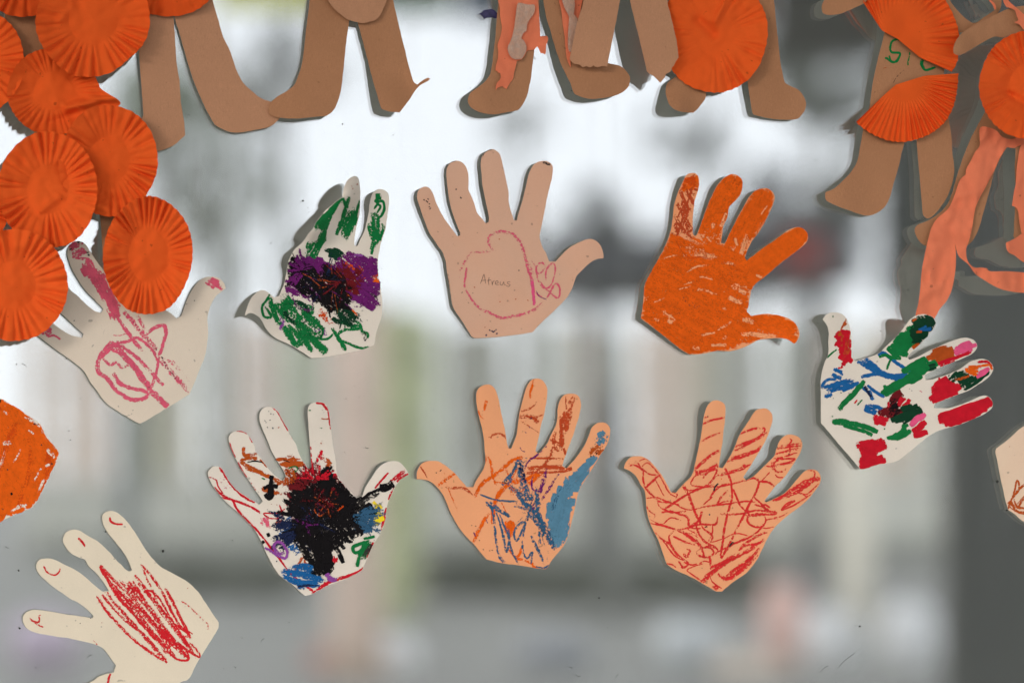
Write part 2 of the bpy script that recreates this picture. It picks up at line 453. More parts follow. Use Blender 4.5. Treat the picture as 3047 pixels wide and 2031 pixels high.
# slat fence standing in for pale walls; sky gaps added to lighten its reflection
b = top('stand_in_fence', 'stand-in fence of pale upright slats on a low wall mirrored across the lower glass', 'fence', loc=(R(1500, 0, 22).x, -22, 0))
pbox('low_wall', plain('grey_render', (214, 212, 200), 0.9, 0.1, 0.5), b, 80, 2850, 1440, 1700, 22, .3, 0.02, ground=True)
pbox('coping', plain('coping_stone', (196, 194, 184)), b, 76, 2854, 1424, 1438, 21.95, .4)
pm = plain('plinth', (150, 150, 142)); pbox('plinth', pm, b, 85, 2845, 1600, 1676, 21.9, 0.095, ground=True)
rs = random.Random(8); x_ = 90; i_ = 0
tones = [plain('slat_%d' % k, c, 0.8, 0.08) for k, c in enumerate(((214, 208, 188), (226, 204, 184), (202, 202, 190), (206, 210, 176), (180, 178, 166), (232, 210, 192)))]
while x_ < 2840:
    w_ = rs.uniform(46, 100); g_ = rs.choice((6, 14, 22, 40))
    pbox('slat', rs.choice(tones), b, x_, min(x_ + w_, 2848), 960 + rs.uniform(-14, 30), 1422, 22.05, .06); x_ += w_ + g_
pbox('rail', pm, b, 80, 2850, 1120, 1136, 22.12, .06); pbox('rail', pm, b, 80, 2850, 1330, 1346, 22.12, .06)

# dark flat roofed shelter
b = top('shelter', 'dark flat roofed shelter mirrored behind the orange hand', 'shelter', loc=(R(2050, 0, 15).x, -15, 0))
dk = plain('dark_bitumen', (84, 84, 88)); 
pbox('roof', dk, b, 1700, 2560, 700, 850, 15, 2.0, 0.05)
pbox('roof_step', dk, b, 2130, 2600, 640, 698, 15.2, 1.5, 0.05)
pbox('post', dk, b, 1770, 1800, 852, 1800, 15.1, 0.1, ground=True)
pbox('post', dk, b, 2420, 2450, 852, 1800, 15.1, 0.1, ground=True)
pbox('red_panel', plain('faded_red', (150, 50, 48)), b, 2330, 2450, 700, 800, 14.97, 0.028)

def lathe(name, prof, mat, root, n=20):
    bm = bmesh.new(); rings = []
    for r, z in prof:
        rings.append([bm.verts.new((r * math.cos(2 * math.pi * i / n), r * math.sin(2 * math.pi * i / n), z)) for i in range(n)])
    for a, c in zip(rings, rings[1:]):
        for i in range(n): bm.faces.new((a[i], a[(i + 1) % n], c[(i + 1) % n], c[i]))
    bm.faces.new(rings[-1]); bm.faces.new(rings[0][::-1])
    for f in bm.faces: f.smooth = True
    me = bpy.data.meshes.new(name); bm.to_mesh(me); bm.free()
    return link(name, me, mat, root)

def post(label, px, wpx, pyt, L, mat, name='timber_post'):
    c = R(px, pyt, L); r = wpx * rz(L) / 2
    b = top(name, label, 'post', loc=(c.x, c.y, 0))
    lathe('shaft', [(r * 1.05, 0), (r, 0.3), (r * .98, c.z - 0.05)], mat, b)
    lathe('cap', [(r * 1.08, c.z - 0.05), (r * 1.1, c.z), (r * .6, c.z + .03)], mat, b)
post('wide tan post mirrored left of the middle of the glass', 1060, 150, 905, 9.0, plain('tan_timber', (222, 196, 178)))
post('slim pale timber post mirrored beside the dark pillar', 2545, 90, 1080, 12.0, plain('pale_timber', (240, 232, 214)))
post('slim grey metal post mirrored below the orange hand', 1830, 60, 1180, 13.0, plain('grey_steel', (128, 128, 124)), 'metal_post')
post('grey metal post mirrored at the left by the curled hand', 380, 70, 1180, 13.0, plain('grey_steel_2', (128, 132, 130)), 'metal_post')

# canopy on a dark pillar
b = top('canopy', 'dark canopy with coloured valances on a charcoal pillar mirrored at the right', 'canopy', loc=(R(2990, 0, 9).x, -9, 0))
pbox('pillar', plain('charcoal_metal', (34, 34, 34), 0.6), b, 2850, 3330, -600, 2010, 7.6, 0.14, 0.02, ground=True)
pbox('beam', plain('dark_beam', (60, 58, 54)), b, 500, 3500, -420, -150, 9.1, 0.4, 0.02)
pbox('side_screen', plain('dark_screen', (44, 46, 46)), b, 2650, 2812, -149, 900, 9.3, 0.1)
for i, (a0, a1, p1, cc) in enumerate([(640, 1060, 24, (190, 190, 30)), (1120, 1350, 40, (34, 78, 40)), (1370, 1760, 60, (36, 58, 84)),
                                       (1790, 2290, 70, (86, 60, 60)), (2300, 2830, 175, (40, 34, 28))]):
    pbox('valance', plain('valance_cloth_%d' % i, cc), b, a0, a1, -148, p1, 9.2, 0.02)

# dark hedges
def leafy(name, mat, root, fn, n, size, seed):
    r = random.Random(seed); vs = []; fs = []
    for i in range(n):
        c = fn(r); a = Vector((r.gauss(0, 1), r.gauss(0, 1), r.gauss(0, 1))).normalized(); q = a.orthogonal().normalized(); t = a.cross(q)
        k = size * r.uniform(.6, 1.3); j = len(vs)
        vs += [c - q * k, c + t * k * .5, c + q * k, c - t * k * .5]; fs.append((j, j + 1, j + 2, j + 3))
    me = bpy.data.meshes.new(name); me.from_pydata(vs, [], fs); return link(name, me, mat, root)
def hedge(label, px0, px1, pyt, L, seed, cc=(112, 114, 104), n=2200, name='clipped_hedge'):
    a = R(px0, pyt, L); c = R(px1, pyt, L); wd = c.x - a.x; h = a.z
    b = top(name, label, 'hedge', loc=((a.x + c.x) / 2, -L - .3, 0)); m = plain('hedge_leaf_%d' % seed, cc, 0.7, 0.35, 6)
    leafy('foliage', m, b, lambda r: Vector((r.uniform(-wd / 2, wd / 2), r.uniform(-.3, .3), r.uniform(0, h) + .05 * math.sin(9 * r.random()))), n, .07, seed)
    link('core', box_mesh('core', -wd / 2 + .06, wd / 2 - .06, -.24, .24, 0, h - .06, .03), m, b)
hedge('low dark hedge mirrored below the black scribbled hand', 420, 900, 1690, 15.5, 1)
hedge('low dark hedge mirrored below the blue and peach hand', 1180, 1560, 1670, 15.5, 2)
hedge('low dark hedge mirrored below the red scribbled hand', 1600, 2330, 1690, 14.6, 3)
hedge('slim olive green clipped shrub mirrored beside the tan post', 1165, 1265, 940, 13.0, 4, (214, 218, 178), 1500, 'tall_shrub')

# light tubs and a pink one on the paving
def tub(label, px, wpx, pyt, L, cc, name='planter_tub', hk=None):
    c = R(px, pyt, L); r = wpx * rz(L) / 2; h = c.z
    b = top(name, label, 'tub', loc=(c.x, c.y, 0)); m = plain('%s_%d' % (name, int(px)), cc, 0.7, 0.05)
    lathe('body', [(r * .75, 0), (r * .98, h * .35), (r, h * .7), (r * .9, h * .92), (r * .6, h)], m, b)
    lathe('rim', [(r * .62, h + .002), (r * .64, h + .02), (r * .5, h + .02)], m, b)
W_ = (250, 250, 250)
tub('white tub mirrored at the bottom edge under the tan post', 1185, 120, 1900, 9.4, W_)
tub('pale tub mirrored at the bottom edge under the red scribbled hand', 2060, 190, 1850, 9.4, (214, 218, 220))
tub('white tub mirrored left of the dark pillar', 2470, 150, 1820, 9.4, W_)
tub('white tub mirrored next to the dark pillar', 2710, 140, 1800, 9.4, W_)
tub('cream tub mirrored at the bottom edge near the pink tub', 2220, 230, 1965, 9.2, (244, 226, 208))
tub('pink tub mirrored at the lower right', 2330, 110, 1740, 9.6, (252, 208, 196))
tub('grey blue tub mirrored at the bottom middle', 1640, 220, 1900, 9.5, (160, 162, 168))
tub('lilac tub mirrored at the bottom left behind the cream hand', 130, 200, 1840, 9.5, (206, 188, 206))
tub('dusky rose tub mirrored at the bottom left', 960, 90, 1930, 9.4, (200, 150, 140))

# trees: open crowns, sky showing through
def tree(label, px, py, rpx, rpy, L, n, cc, seed, size=.10):
    c = R(px, py, L); rx, ry = rpx * rz(L), rpy * rz(L); r = random.Random(seed)
    b = top('yard_tree', label, 'tree', 'trees mirrored out of focus', (c.x, c.y, 0))
    bk = plain('bark_%d' % seed, (104, 98, 90)); lf = plain('tree_leaf_%d' % seed, cc, 0.7, 0.3, 4)
    lathe('trunk', [(.16, 0), (.12, .6), (.09, c.z * .7), (.03, c.z + ry * .5)], bk, b, 10)
    cl = [(r.gauss(0, .5) * rx, r.gauss(0, .4) * rx, c.z + r.gauss(0, .5) * ry, r.uniform(.18, .42) * min(rx, ry)) for i in range(16)]
    def fn(rr):
        k = rr.choice(cl); return Vector((k[0] + rr.gauss(0, .6) * k[3], k[1] + rr.gauss(0, .6) * k[3], k[2] + rr.gauss(0, .6) * k[3]))
    leafy('crown', lf, b, fn, n, size, seed)
tree('open grey green tree mirrored at the left beside the curled hand', 640, 640, 190, 260, 24, 900, (156, 160, 148), 11)
tree('thin tree mirrored at the upper left between two kraft figures', 850, 180, 110, 230, 26, 500, (100, 104, 96), 12)
tree('dense dark tree mirrored at the upper right beside the text figure', 2440, 250, 170, 260, 24, 1700, (96, 100, 90), 13)
tree('small thin tree mirrored above the orange hand', 2060, 430, 120, 90, 27, 300, (110, 112, 108), 14)
tree('tree mirrored at the far left behind the orange cups', 460, 330, 190, 230, 24, 1300, (150, 158, 138), 15)
tree('tree mirrored between the tan hand and the orange hand', 1760, 700, 110, 120, 25, 500, (84, 86, 86), 16)
tree('tree mirrored right of the orange hand', 2400, 650, 130, 130, 25, 700, (84, 86, 90), 17)
tree('tree mirrored at the upper left beside the first kraft legs', 680, 330, 150, 200, 26, 700, (160, 162, 154), 19)
tree('thin tree mirrored right of the middle at the top', 1560, 330, 90, 90, 27, 120, (120, 122, 118), 18)
# ------------------------------------------------------------------ kraft paper people along the top
G_FIG = 'kraft paper people hung along the top of the glass'
T1 = (0, 0, 600/1882); T2 = (0, 450, 700/1829); T3 = (350, 0, 950/2353); T4 = (1300, 0, 600/2352); T5 = (1850, 0, 600/2352)
T6 = (2400, 0, 647/2029); T7 = (2400, 400, 647/1845); PX = (0, 0, 1.0)
def tt(T, pts): return [(T[0] + p[0] * T[2], T[1] + p[1] * T[2]) + tuple(p[2:]) for p in pts]

def figure(outline, label, base, bumps=(), mat='kraft', seed=1, grid=18.0, group=G_FIG):
    return Hand('paper_figure', PX, outline, M[mat], label, 'paper figure', group, base, bumps, th=0.00025, seed=seed, grid=grid)
def extra(fig, name, outline, mat, dz, bumps=(), seed=3, grid=8.0, th=0.0003, amp=0.0008):
    ol = crv(outline)
    def lf(x, y):
        h = fig.lift(x, y) + dz + amp * (noise.noise(Vector((x / 60.0, y / 60.0, seed))) + .55 * (.5 - 2 * abs(noise.noise(Vector((x / 34.0, y / 70.0, seed + 3.3))))) + .30 * noise.noise(Vector((x / 16.0, y / 26.0, seed + 9.1))))
        for bx, by, br, bh in bumps: h += bh * math.exp(-((x - bx) ** 2 + (y - by) ** 2) / br ** 2)
        return max(h, fig.lift(x, y) + 0.0006)
    return sheet(name, ol, lf, M[mat], fig.root, fig.o, th, grid=grid, seed=seed), lf

# figure under the orange cups
figure([(15, 30), (60, -60), (240, -120), (300, -60), (300, 120), (250, 320), (270, 470), (340, 560), (368, 640), (340, 700), (306, 772, 1), (303, 720), (298, 650), (284, 585), (230, 520), (120, 430), (70, 290), (30, 170)],
       'kraft figure almost hidden under the cluster of orange paper cups', 0.003, [(310, 740, 60, .006)], seed=2)
# first pair of legs, beside the cups
figure([(400, -150), (520, -190), (640, -150), (622, -60), (633, 0), (647, 52), (663, 107), (685, 153), (701, 202), (723, 246), (748, 270), (774, 291), (806, 303), (826, 312), (838, 332), (830, 355), (802, 377), (754, 388), (715, 394), (681, 392), (657, 382), (639, 371, 1),
        (612, 323), (592, 279), (568, 218), (540, 121), (516, 42, 1), (520, 101), (526, 190), (534, 242), (538, 303), (548, 363), (551, 402, 1), (513, 435), (464, 451), (430, 452), (395, 430), (392, 392), (414, 365, 1), (427, 344, 1), (424, 296), (418, 223), (411, 124), (400, 20)],
       'kraft figure legs right beside the orange paper cups', 0.0030, [(440, 420, 70, .0015), (440, 200, 90, .002)], 'kraft_light', seed=3)
# second pair, toe of right foot folded over
f2 = figure(tt(T3, [(1430, -360), (1750, -460), (2050, -360), (2010, -120), (2030, 0), (2050, 90), (2080, 220), (2110, 340), (2150, 500), (2180, 600), (2210, 624, 1), (2242, 597), (2285, 572), (2304, 580), (2290, 597), (2215, 642), (2150, 735), (2078, 830, 1), (2000, 822), (1945, 805, 1),
        (1880, 590), (1840, 430), (1800, 280), (1765, 150, 1), (1708, 150, 1), (1700, 200), (1680, 360), (1660, 560), (1640, 690), (1600, 800), (1540, 855, 1), (1430, 865), (1320, 875), (1250, 873), (1160, 862), (1120, 840), (1112, 800), (1130, 755), (1180, 710), (1250, 670), (1305, 620), (1330, 560), (1360, 460), (1380, 300), (1395, 170), (1415, 0), (1420, -150)]),
       'kraft figure with a folded toe left of the salmon torn figure', 0.0036, [(900, 330, 110, .0035), (1130, 320, 90, .0045), (1280, 235, 42, .016), (1190, 330, 40, .002)], seed=4)
extra(f2, 'belly_disc', tt(T3, [(1520, -230), (1700, -330), (1900, -250), (1990, -60), (1960, 60), (1915, 138), (1860, 160), (1800, 171), (1700, 147), (1660, 120), (1590, 60), (1540, -20), (1510, -120)]), 'kraft_light', 0.004, seed=5)
# salmon torn figure
f3 = figure(tt(T4, [(700, -400), (1200, -520), (1900, -400), (1770, -100), (1760, 0), (1800, 300), (1850, 600), (1900, 690), (1995, 735), (2130, 770), (2200, 820), (2248, 890), (2250, 960), (2230, 1020), (2150, 1085), (2020, 1130), (1900, 1150), (1780, 1155), (1680, 1130), (1600, 1090),
        (1560, 980), (1500, 860), (1440, 730), (1380, 560), (1320, 350), (1270, 180), (1240, 0), (1215, -120, 1), (1195, 0), (1190, 200), (1140, 560), (1125, 680), (1105, 850), (1085, 980), (1050, 1120), (1000, 1220), (950, 1288, 1), (780, 1318), (680, 1335), (600, 1330), (500, 1310), (420, 1270), (375, 1220), (360, 1170), (385, 1090), (450, 1040), (540, 970), (600, 900), (630, 840), (655, 650), (680, 450), (700, 200), (715, 0)]),
       'kraft figure with torn salmon paper glued down its two legs', 0.0050, [(1430, 310, 70, .0042), (1730, 260, 80, .0034)], seed=6)
f3t, lf3 = extra(f3, 'torn_salmon_strip', tt(T4, [(715, -200), (1175, -200), (1175, 0, 1), (1190, 120, 1), (1200, 300), (1206, 425, 1), (1285, 420, 1), (1300, 450), (1290, 490), (1275, 530), (1272, 600, 1), (1265, 640, 1), (1240, 625, 1), (1210, 622, 1), (1196, 590, 1), (1170, 545), (1135, 580), (1060, 590), (1045, 610), (1020, 660), (980, 700), (932, 712, 1),
        (915, 800), (900, 850), (890, 920), (860, 960), (835, 1000), (812, 1040, 1), (775, 1020, 1), (770, 1008, 1), (740, 1012, 1), (705, 1028), (685, 1055, 1), (690, 1000), (700, 968), (735, 930), (745, 900), (738, 855, 1), (712, 848, 1), (705, 832, 1), (682, 825, 1), (690, 760), (710, 690), (716, 600), (708, 520), (740, 430), (757, 320), (738, 200), (735, 100)]),
      'salmon', 0.0012, [(1630, 130, 30, .006)], 7, amp=.0016)
extra(f3, 'glue_patch', tt(T4, [(950, 35), (1060, 55), (1140, 60), (1135, 150), (1090, 220), (1055, 280), (1045, 360), (1010, 385), (985, 450), (1010, 470), (1045, 540), (1040, 600), (1010, 660), (980, 690), (900, 690), (845, 640), (825, 560), (860, 480), (880, 420), (900, 330), (920, 180), (930, 100)]), 'glue', 0.0034, seed=7, amp=.0016)
extra(f3, 'torn_salmon_strip', tt(T4, [(1400, -150), (1750, -150), (1700, 0), (1660, 200), (1600, 440), (1560, 620), (1562, 790, 1), (1535, 740), (1515, 680), (1500, 560), (1490, 430), (1470, 300), (1450, 120), (1420, 0)]), 'salmon', 0.0012, seed=8, amp=.0014)
extra(f3, 'glue_patch', tt(T4, [(1455, -60), (1580, -60), (1610, 60), (1600, 170), (1640, 215), (1630, 330), (1600, 450), (1560, 610), (1530, 560), (1530, 380), (1540, 200), (1500, 120), (1470, 40)]), 'glue', 0.0033, seed=8, amp=.0014)
for p_ in f3.root.children:
    pass
# two torn strips of legs in front
figure(tt(T4, [(1720, -300), (2000, -420), (2600, -420), (2720, -300), (2690, 0), (2720, 150), (2760, 320), (2800, 500), (2818, 668, 1), (2800, 700), (2790, 715, 1), (2760, 770), (2740, 790, 1), (2735, 825, 1), (2715, 845, 1), (2670, 868), (2660, 905), (2640, 930), (2603, 966, 1), (2560, 920), (2530, 890, 1), (2500, 872), (2450, 838, 1),
        (2425, 720), (2395, 590), (2355, 430), (2305, 230), (2250, 0), (2200, -150, 1), (2140, 0), (2100, 200), (2060, 400), (2030, 560), (2000, 700), (1988, 780, 1), (1955, 770, 1), (1920, 772), (1875, 786), (1845, 778), (1827, 764, 1), (1800, 785), (1780, 792), (1745, 772), (1700, 790, 1), (1662, 755), (1600, 745), (1548, 690, 1), (1600, 440), (1640, 250), (1712, 0)]),
       'kraft figure with ragged torn off legs beside the single orange cup', 0.0150, [(1960, 240, 60, -.001), (1700, 180, 60, -.003), (2010, 110, 80, .002)], 'kraft_light', seed=9)
# fifth figure: cup on its front
f5 = figure(tt(T5, [(600, -300), (1200, -420), (1770, -300), (1770, -60), (1775, 0), (1785, 80), (1795, 200), (1810, 350), (1825, 480), (1840, 640), (1860, 780), (1890, 920), (1912, 972), (1970, 1005), (2060, 1050), (2120, 1120), (2150, 1200), (2140, 1270), (2100, 1340), (2045, 1388), (1900, 1397), (1780, 1390), (1640, 1365), (1535, 1335, 1), (1518, 1290), (1490, 1120), (1470, 960), (1420, 700), (1250, 500, 1),
        (1100, 700), (1010, 930), (985, 1070), (982, 1130), (950, 1190), (900, 1255), (835, 1318, 1), (720, 1310), (620, 1280), (550, 1210), (520, 1120), (515, 1010), (560, 940), (640, 880), (690, 700), (640, 300)]),
       'kraft figure whose foot shows below the single orange cup', 0.0034, [(2010, 320, 44, .0085)], seed=10)
# sixth figure: green letters
f6 = figure(tt(T6, [(700, -120), (540, 28), (430, 82), (330, 125), (250, 140), (180, 138), (148, 115), (140, 70), (155, 20), (190, -20), (500, -160), (700, -420), (1100, -420), (1300, -60), (1400, 90), (1550, 215), (1650, 165), (1770, 85, 1), (1740, 45), (1700, 0), (1640, -80), (1800, -60), (1790, 120), (1560, 300, 1), (1300, 330), (1320, 500), (1285, 660), (1290, 900), (1320, 1080), (1350, 1260), (1362, 1440), (1378, 1600), (1330, 1800), (1230, 1960),
        (1140, 2040), (1085, 2010, 1), (1072, 1850), (1055, 1650), (1040, 1480), (1025, 1290, 1), (965, 1210, 1), (915, 1330), (890, 1420), (855, 1570), (815, 1700), (790, 1800), (760, 1880), (720, 1940), (650, 1990), (575, 2012), (500, 2000), (400, 1965), (290, 1925), (185, 1872), (170, 1825), (175, 1795, 1), (255, 1760), (335, 1690), (410, 1610), (470, 1510), (500, 1370), (525, 1230), (560, 1080), (590, 980), (600, 900), (620, 760), (640, 660), (670, 530), (705, 400), (725, 310), (760, 100)]),
       'kraft figure with green letters on its chest and two orange fans', 0.0036, [(2500, 580, 55, .0035), (2560, 20, 90, .006), (2640, 560, 50, .001)], seed=11)
f6.T = T6
f6.stroke('green', 17, .95, [(870, 372), (835, 368), (800, 385), (785, 420), (780, 465), (795, 490), (830, 492), (868, 495), (872, 515), (850, 560), (820, 582), (790, 575), (750, 545), (730, 540)])
f6.stroke('green', 15, .95, [(770, 520), (790, 570), (830, 580), (860, 560)])
f6.stroke('green', 13, .72, [(962, 488), (958, 530), (950, 575), (946, 612)])
f6.stroke('green', 17, .97, [(1085, 555), (1068, 590), (1080, 625), (1110, 655), (1160, 645), (1205, 628)])
f6.stroke('green', 14, .97, [(1090, 560), (1080, 600), (1100, 640)])
f6.stroke('soot', 5, .6, [(808, 778), (825, 745), (850, 710), (880, 680), (910, 655)])
f6.stroke('rust', 6, .45, [(715, 640), (740, 632), (770, 640)])
f6.stroke('soot', 9, .36, [(610, 880), (650, 850), (700, 835)])
f6.done()
# seventh figure at the right edge
f7 = figure(tt(T7, [(1845, -900), (2300, -1100), (2700, -800), (2500, -300), (2400, 0), (2150, 300), (2130, 600), (2180, 900), (2100, 1010), (1850, 960), (1755, 870, 1), (1770, 600), (1775, 450), (1765, 300), (1772, 130), (1740, 60, 1), (1690, 120), (1600, 300), (1560, 450), (1530, 560), (1490, 700), (1440, 850), (1372, 935), (1250, 985), (1100, 960), (1010, 945), (965, 915), (930, 860), (918, 800), (950, 762), (1020, 735), (1110, 680), (1190, 600), (1240, 480), (1270, 370), (1330, 190), (1410, 0), (1560, -300), (1600, -600)]),
       'kraft figure at the right edge wrapped in salmon streamers', 0.0058, [(2750, 690, 70, -.0022)], seed=12)
extra(f7, 'arm', tt(T6, [(2120, 40), (2029, 55), (1900, 75), (1780, 130), (1650, 190), (1540, 250), (1440, 320), (1390, 390), (1370, 450), (1375, 500), (1425, 516), (1520, 470), (1640, 400), (1750, 345), (1830, 352), (1900, 330), (2100, 300), (2200, 160)]), 'kraft', 0.006, [(2850, 145, 40, .006)], 13)
extra(f7, 'salmon_streamer', tt(T7, [(1475, -60), (1470, 90), (1430, 150), (1390, 230), (1356, 290), (1350, 340, 1), (1300, 390), (1250, 530), (1200, 630), (1110, 710), (1060, 790), (1035, 880), (1015, 960), (990, 1080), (975, 1170), (965, 1300), (950, 1420), (930, 1560), (1060, 1580), (1130, 1482), (1165, 1440, 1), (1190, 1410), (1228, 1330), (1250, 1240, 1), (1265, 1130), (1268, 1020), (1259, 920, 1), (1290, 1030), (1370, 1100), (1430, 1180), (1500, 1230), (1600, 1290), (1700, 1325), (1860, 1342), (2000, 1300), (1990, 1180), (1845, 1170), (1700, 1160), (1555, 1160), (1530, 1135, 1), (1480, 1128), (1430, 1130), (1390, 1105), (1360, 1050), (1355, 970), (1370, 930), (1400, 820), (1430, 640), (1470, 540), (1530, 430), (1600, 290), (1640, 200), (1700, 110, 1), (1760, 117, 1), (1845, 70), (1840, 10), (1740, 40), (1660, 20), (1600, -40)]),
      'salmon', 0.0030, [(2760, 800, 110, .0045), (2960, 850, 90, .006), (2870, 740, 40, .004)], 14, amp=.0035)
extra(f7, 'torn_salmon_strip', tt(T7, [(1845, 60), (1812, 110), (1795, 200), (1782, 300), (1775, 420), (1760, 480), (1752, 540), (1742, 605, 1), (1770, 615), (1795, 655), (1812, 780), (1845, 860), (2000, 900), (2060, 500), (2000, 60)]), 'salmon', 0.0024, seed=15, amp=.002)
extra(f7, 'salmon_flap', tt(T7, [(1860, 830), (1770, 880), (1690, 920, 1), (1698, 975), (1725, 1010), (1760, 1022), (1800, 1055), (1860, 1090), (2000, 1090), (2000, 850)]), 'salmon', 0.0055, [(2995, 730, 40, .006)], 16, amp=.0025)
extra(f7, 'salmon_shred', tt(T6, [(1680, -60), (1700, 5), (1722, 30), (1740, 55), (1752, 92, 1), (1770, 90, 1), (1765, 50), (1740, 18), (1715, 0), (1715, -60)]), 'salmon', 0.0050, seed=17, grid=8.0)
extra(f7, 'salmon_shred', tt(T6, [(1830, -60), (1838, 20), (1865, 70, 1), (1900, 76), (1945, 100), (1960, 150), (1975, 190), (1940, 210, 1), (1990, 235), (2060, 300), (2100, 120), (2040, 140), (1985, 95), (1930, 50), (1880, 0), (1875, -60)]), 'salmon', 0.0098, seed=18, grid=8.0, amp=.002)

# ------------------------------------------------------------------ orange paper baking cups
G_CUP = 'pleated orange paper cups'
def cup(cx, cy, rx, ry, base, label, seed, rot=0.0, mat='cup', n=32, inner=0.42, amp=0.0030, rim=0.0068, prof=None, fold=None, tilt=(0, 0), crease=()):
    """flattened baking cup: plain disc, pleated skirt"""
    r = random.Random(seed); o = P(cx, cy, base); root = tag(empty('paper_cup', o), label, 'paper cup', G_CUP)
    A, B = 8 * n, 26
    ph = [r.uniform(-1, 1) for _ in range(n)]; amps = [r.uniform(.15, 1.35) for _ in range(n)]
    c, s_ = math.cos(rot), math.sin(rot)
    tilt = (tilt[0] + r.uniform(-3e-5, 3e-5), tilt[1] + r.uniform(-3e-5, 3e-5))
    def pt(u, v):
        th = 2 * math.pi * u / A
        k = u / A * n; i = int(k) % n; f = k - int(k)
        am = amps[i] * (1 - f) + amps[(i + 1) % n] * f; dp = ph[i] * (1 - f) + ph[(i + 1) % n] * f
        k += 1.1 * noise.noise(Vector((math.cos(th) * 1.3, math.sin(th) * 1.3, seed * 1.7)))     # uneven pleat widths
        w_ = math.sin(2 * math.pi * k + dp * 1.5); w_ = 1.6 * ((w_ * .5 + .5) ** 0.6) - 1.0        # wide ridges, narrow valleys
        am *= max(0.12, 0.85 + 1.3 * noise.noise(Vector((math.cos(th) * 1.1 + 5, math.sin(th) * 1.1, seed * .9))))
        inn = inner * (1 + .22 * noise.noise(Vector((math.cos(th) * .9 + 9, math.sin(th) * .9, seed * 1.3))))
        ring = max(0.0, (v - inn) / (1 - inn))
        rr = v * (1 + 0.008 * w_ * ring + 0.030 * noise.noise(Vector((math.cos(th) * 1.5, math.sin(th) * 1.5, seed))) * ring)
        if prof: 
            for (a0, wd, d) in prof:
                da = (th - a0 + math.pi) % (2 * math.pi) - math.pi
                rr *= 1 + d * math.exp(-(da / wd) ** 2) * v
        x, y = rx * rr * math.cos(th), ry * rr * math.sin(th)
        X, Y = cx + x * c - y * s_, cy + x * s_ + y * c
        h = base + rim * ring ** 1.2 - 0.0007 * math.exp(-((v - inn) / .09) ** 2) + amp * w_ * am * min(1, ring * 2.2) * (0.45 + 0.55 * ring)
        nn = Vector((X / 85, Y / 85, seed * 2.1)); h += 0.0056 * noise.noise(nn) * (0.35 + 0.65 * v) + 0.0012 * noise.noise(nn * 3.3)
        h += tilt[0] * x + tilt[1] * y
        for (x1, y1, x2, y2, wd, hh) in crease:
            ex, ey = x2 - x1, y2 - y1; L2 = ex * ex + ey * ey; t = max(0, min(1, ((X - x1) * ex + (Y - y1) * ey) / L2))
            d = math.hypot(X - x1 - t * ex, Y - y1 - t * ey); h += hh * math.exp(-(d / wd) ** 2)
        return P(X, Y, max(.0012, h)) - o
    vs = [pt(0, 0)]; fs = []
    def split(b): return inner * b / 8 if b <= 8 else inner + (1 - inner) * (b - 8) / (B - 8)
    for b_ in range(1, B + 1):
        for a in range(A): vs.append(pt(a, split(b_)))
    idx = lambda b_, a: 1 + (b_ - 1) * A + a % A
    disc = [(0, idx(1, a), idx(1, a + 1)) for a in range(A)]
    for b_ in range(1, 8):
        disc += [(idx(b_, a), idx(b_ + 1, a), idx(b_ + 1, a + 1), idx(b_, a + 1)) for a in range(A)]
    skirt = []
    for b_ in range(8, B): skirt += [(idx(b_, a), idx(b_ + 1, a), idx(b_ + 1, a + 1), idx(b_, a + 1)) for a in range(A)]
    for name, fc in (('base_disc', disc), ('pleated_skirt', skirt)):
        used = sorted({i for f in fc for i in f}); mp = {i: j for j, i in enumerate(used)}
        me = bpy.data.meshes.new(name); me.from_pydata([vs[i] for i in used], [], [[mp[i] for i in f] for f in fc])
        for p in me.polygons: p.use_smooth = True
        link(name, me, M[mat], root)
    return root

cup(75, -95, 150, 146, .006, 'orange cup at the top left corner, only its lower rim showing', 21, mat='cup2')
cup(500, -112, 172, 160, .006, 'orange cup cut by the top edge above the first pair of legs', 22, mat='cup2', rim=.002)
cup(-78, 182, 151, 160, .009, 'orange cup cut by the left edge, uppermost there', 23)
cup(-92, 618, 116, 130, .006, 'dark orange cup at the left edge, mostly behind other cups', 24, mat='cup2')
cup(158, 272, 136, 130, .009, 'orange cup with a pinched fold pointing right, under the top cup', 25, prof=[(0.20, .16, .50), (0.62, .25, -.12), (-0.5, .25, -.05)], crease=[(200, 320, 350, 285, 14, .006), (100, 380, 300, 320, 20, -.004)])
cup(277, 60, 170, 168, .015, 'large orange cup at the top, in front of its neighbours', 26, inner=.43, prof=[(0.85, .35, -.07), (1.9, .2, .02)], tilt=(-.00001, 0), crease=[(180, 60, 215, 20, 12, .002)])
cup(325, 476, 146, 162, .0125, 'orange cup whose base is creased, behind the two lower cups', 27, prof=[(1.25, .25, .05), (2.6, .8, .06)], crease=[(180, 560, 360, 640, 16, .004)])
cup(143, 563, 148, 172, .0185, 'big orange cup in the middle of the cluster at the left', 28, crease=[(120, 630, 175, 585, 9, .003)], prof=[(1.0, .4, .04)])
cup(440, 760, 132, 177, .0175, 'orange cup at the right end of the cluster over the pink scribbled hand', 29, rot=.05, inner=.44, amp=.0036, n=38)
cup(38, 848, 164, 168, .0235, 'lowest orange cup of the cluster, cut by the left edge', 30, amp=.0034)
cup(2125, 100, 160, 176, .0100, 'single orange cup on the kraft figure at the top right of the middle', 31, inner=.36, n=34, amp=.0013, rim=.0016, crease=[(2080, 60, 2120, 100, 14, -.003), (2130, 60, 2160, 0, 10, .003)])
cup(3064, 254, 150, 162, .0175, 'orange cup cut by the right edge', 32, n=38, amp=.0030, inner=.40, crease=[(3000, 280, 3060, 310, 10, -.004)])

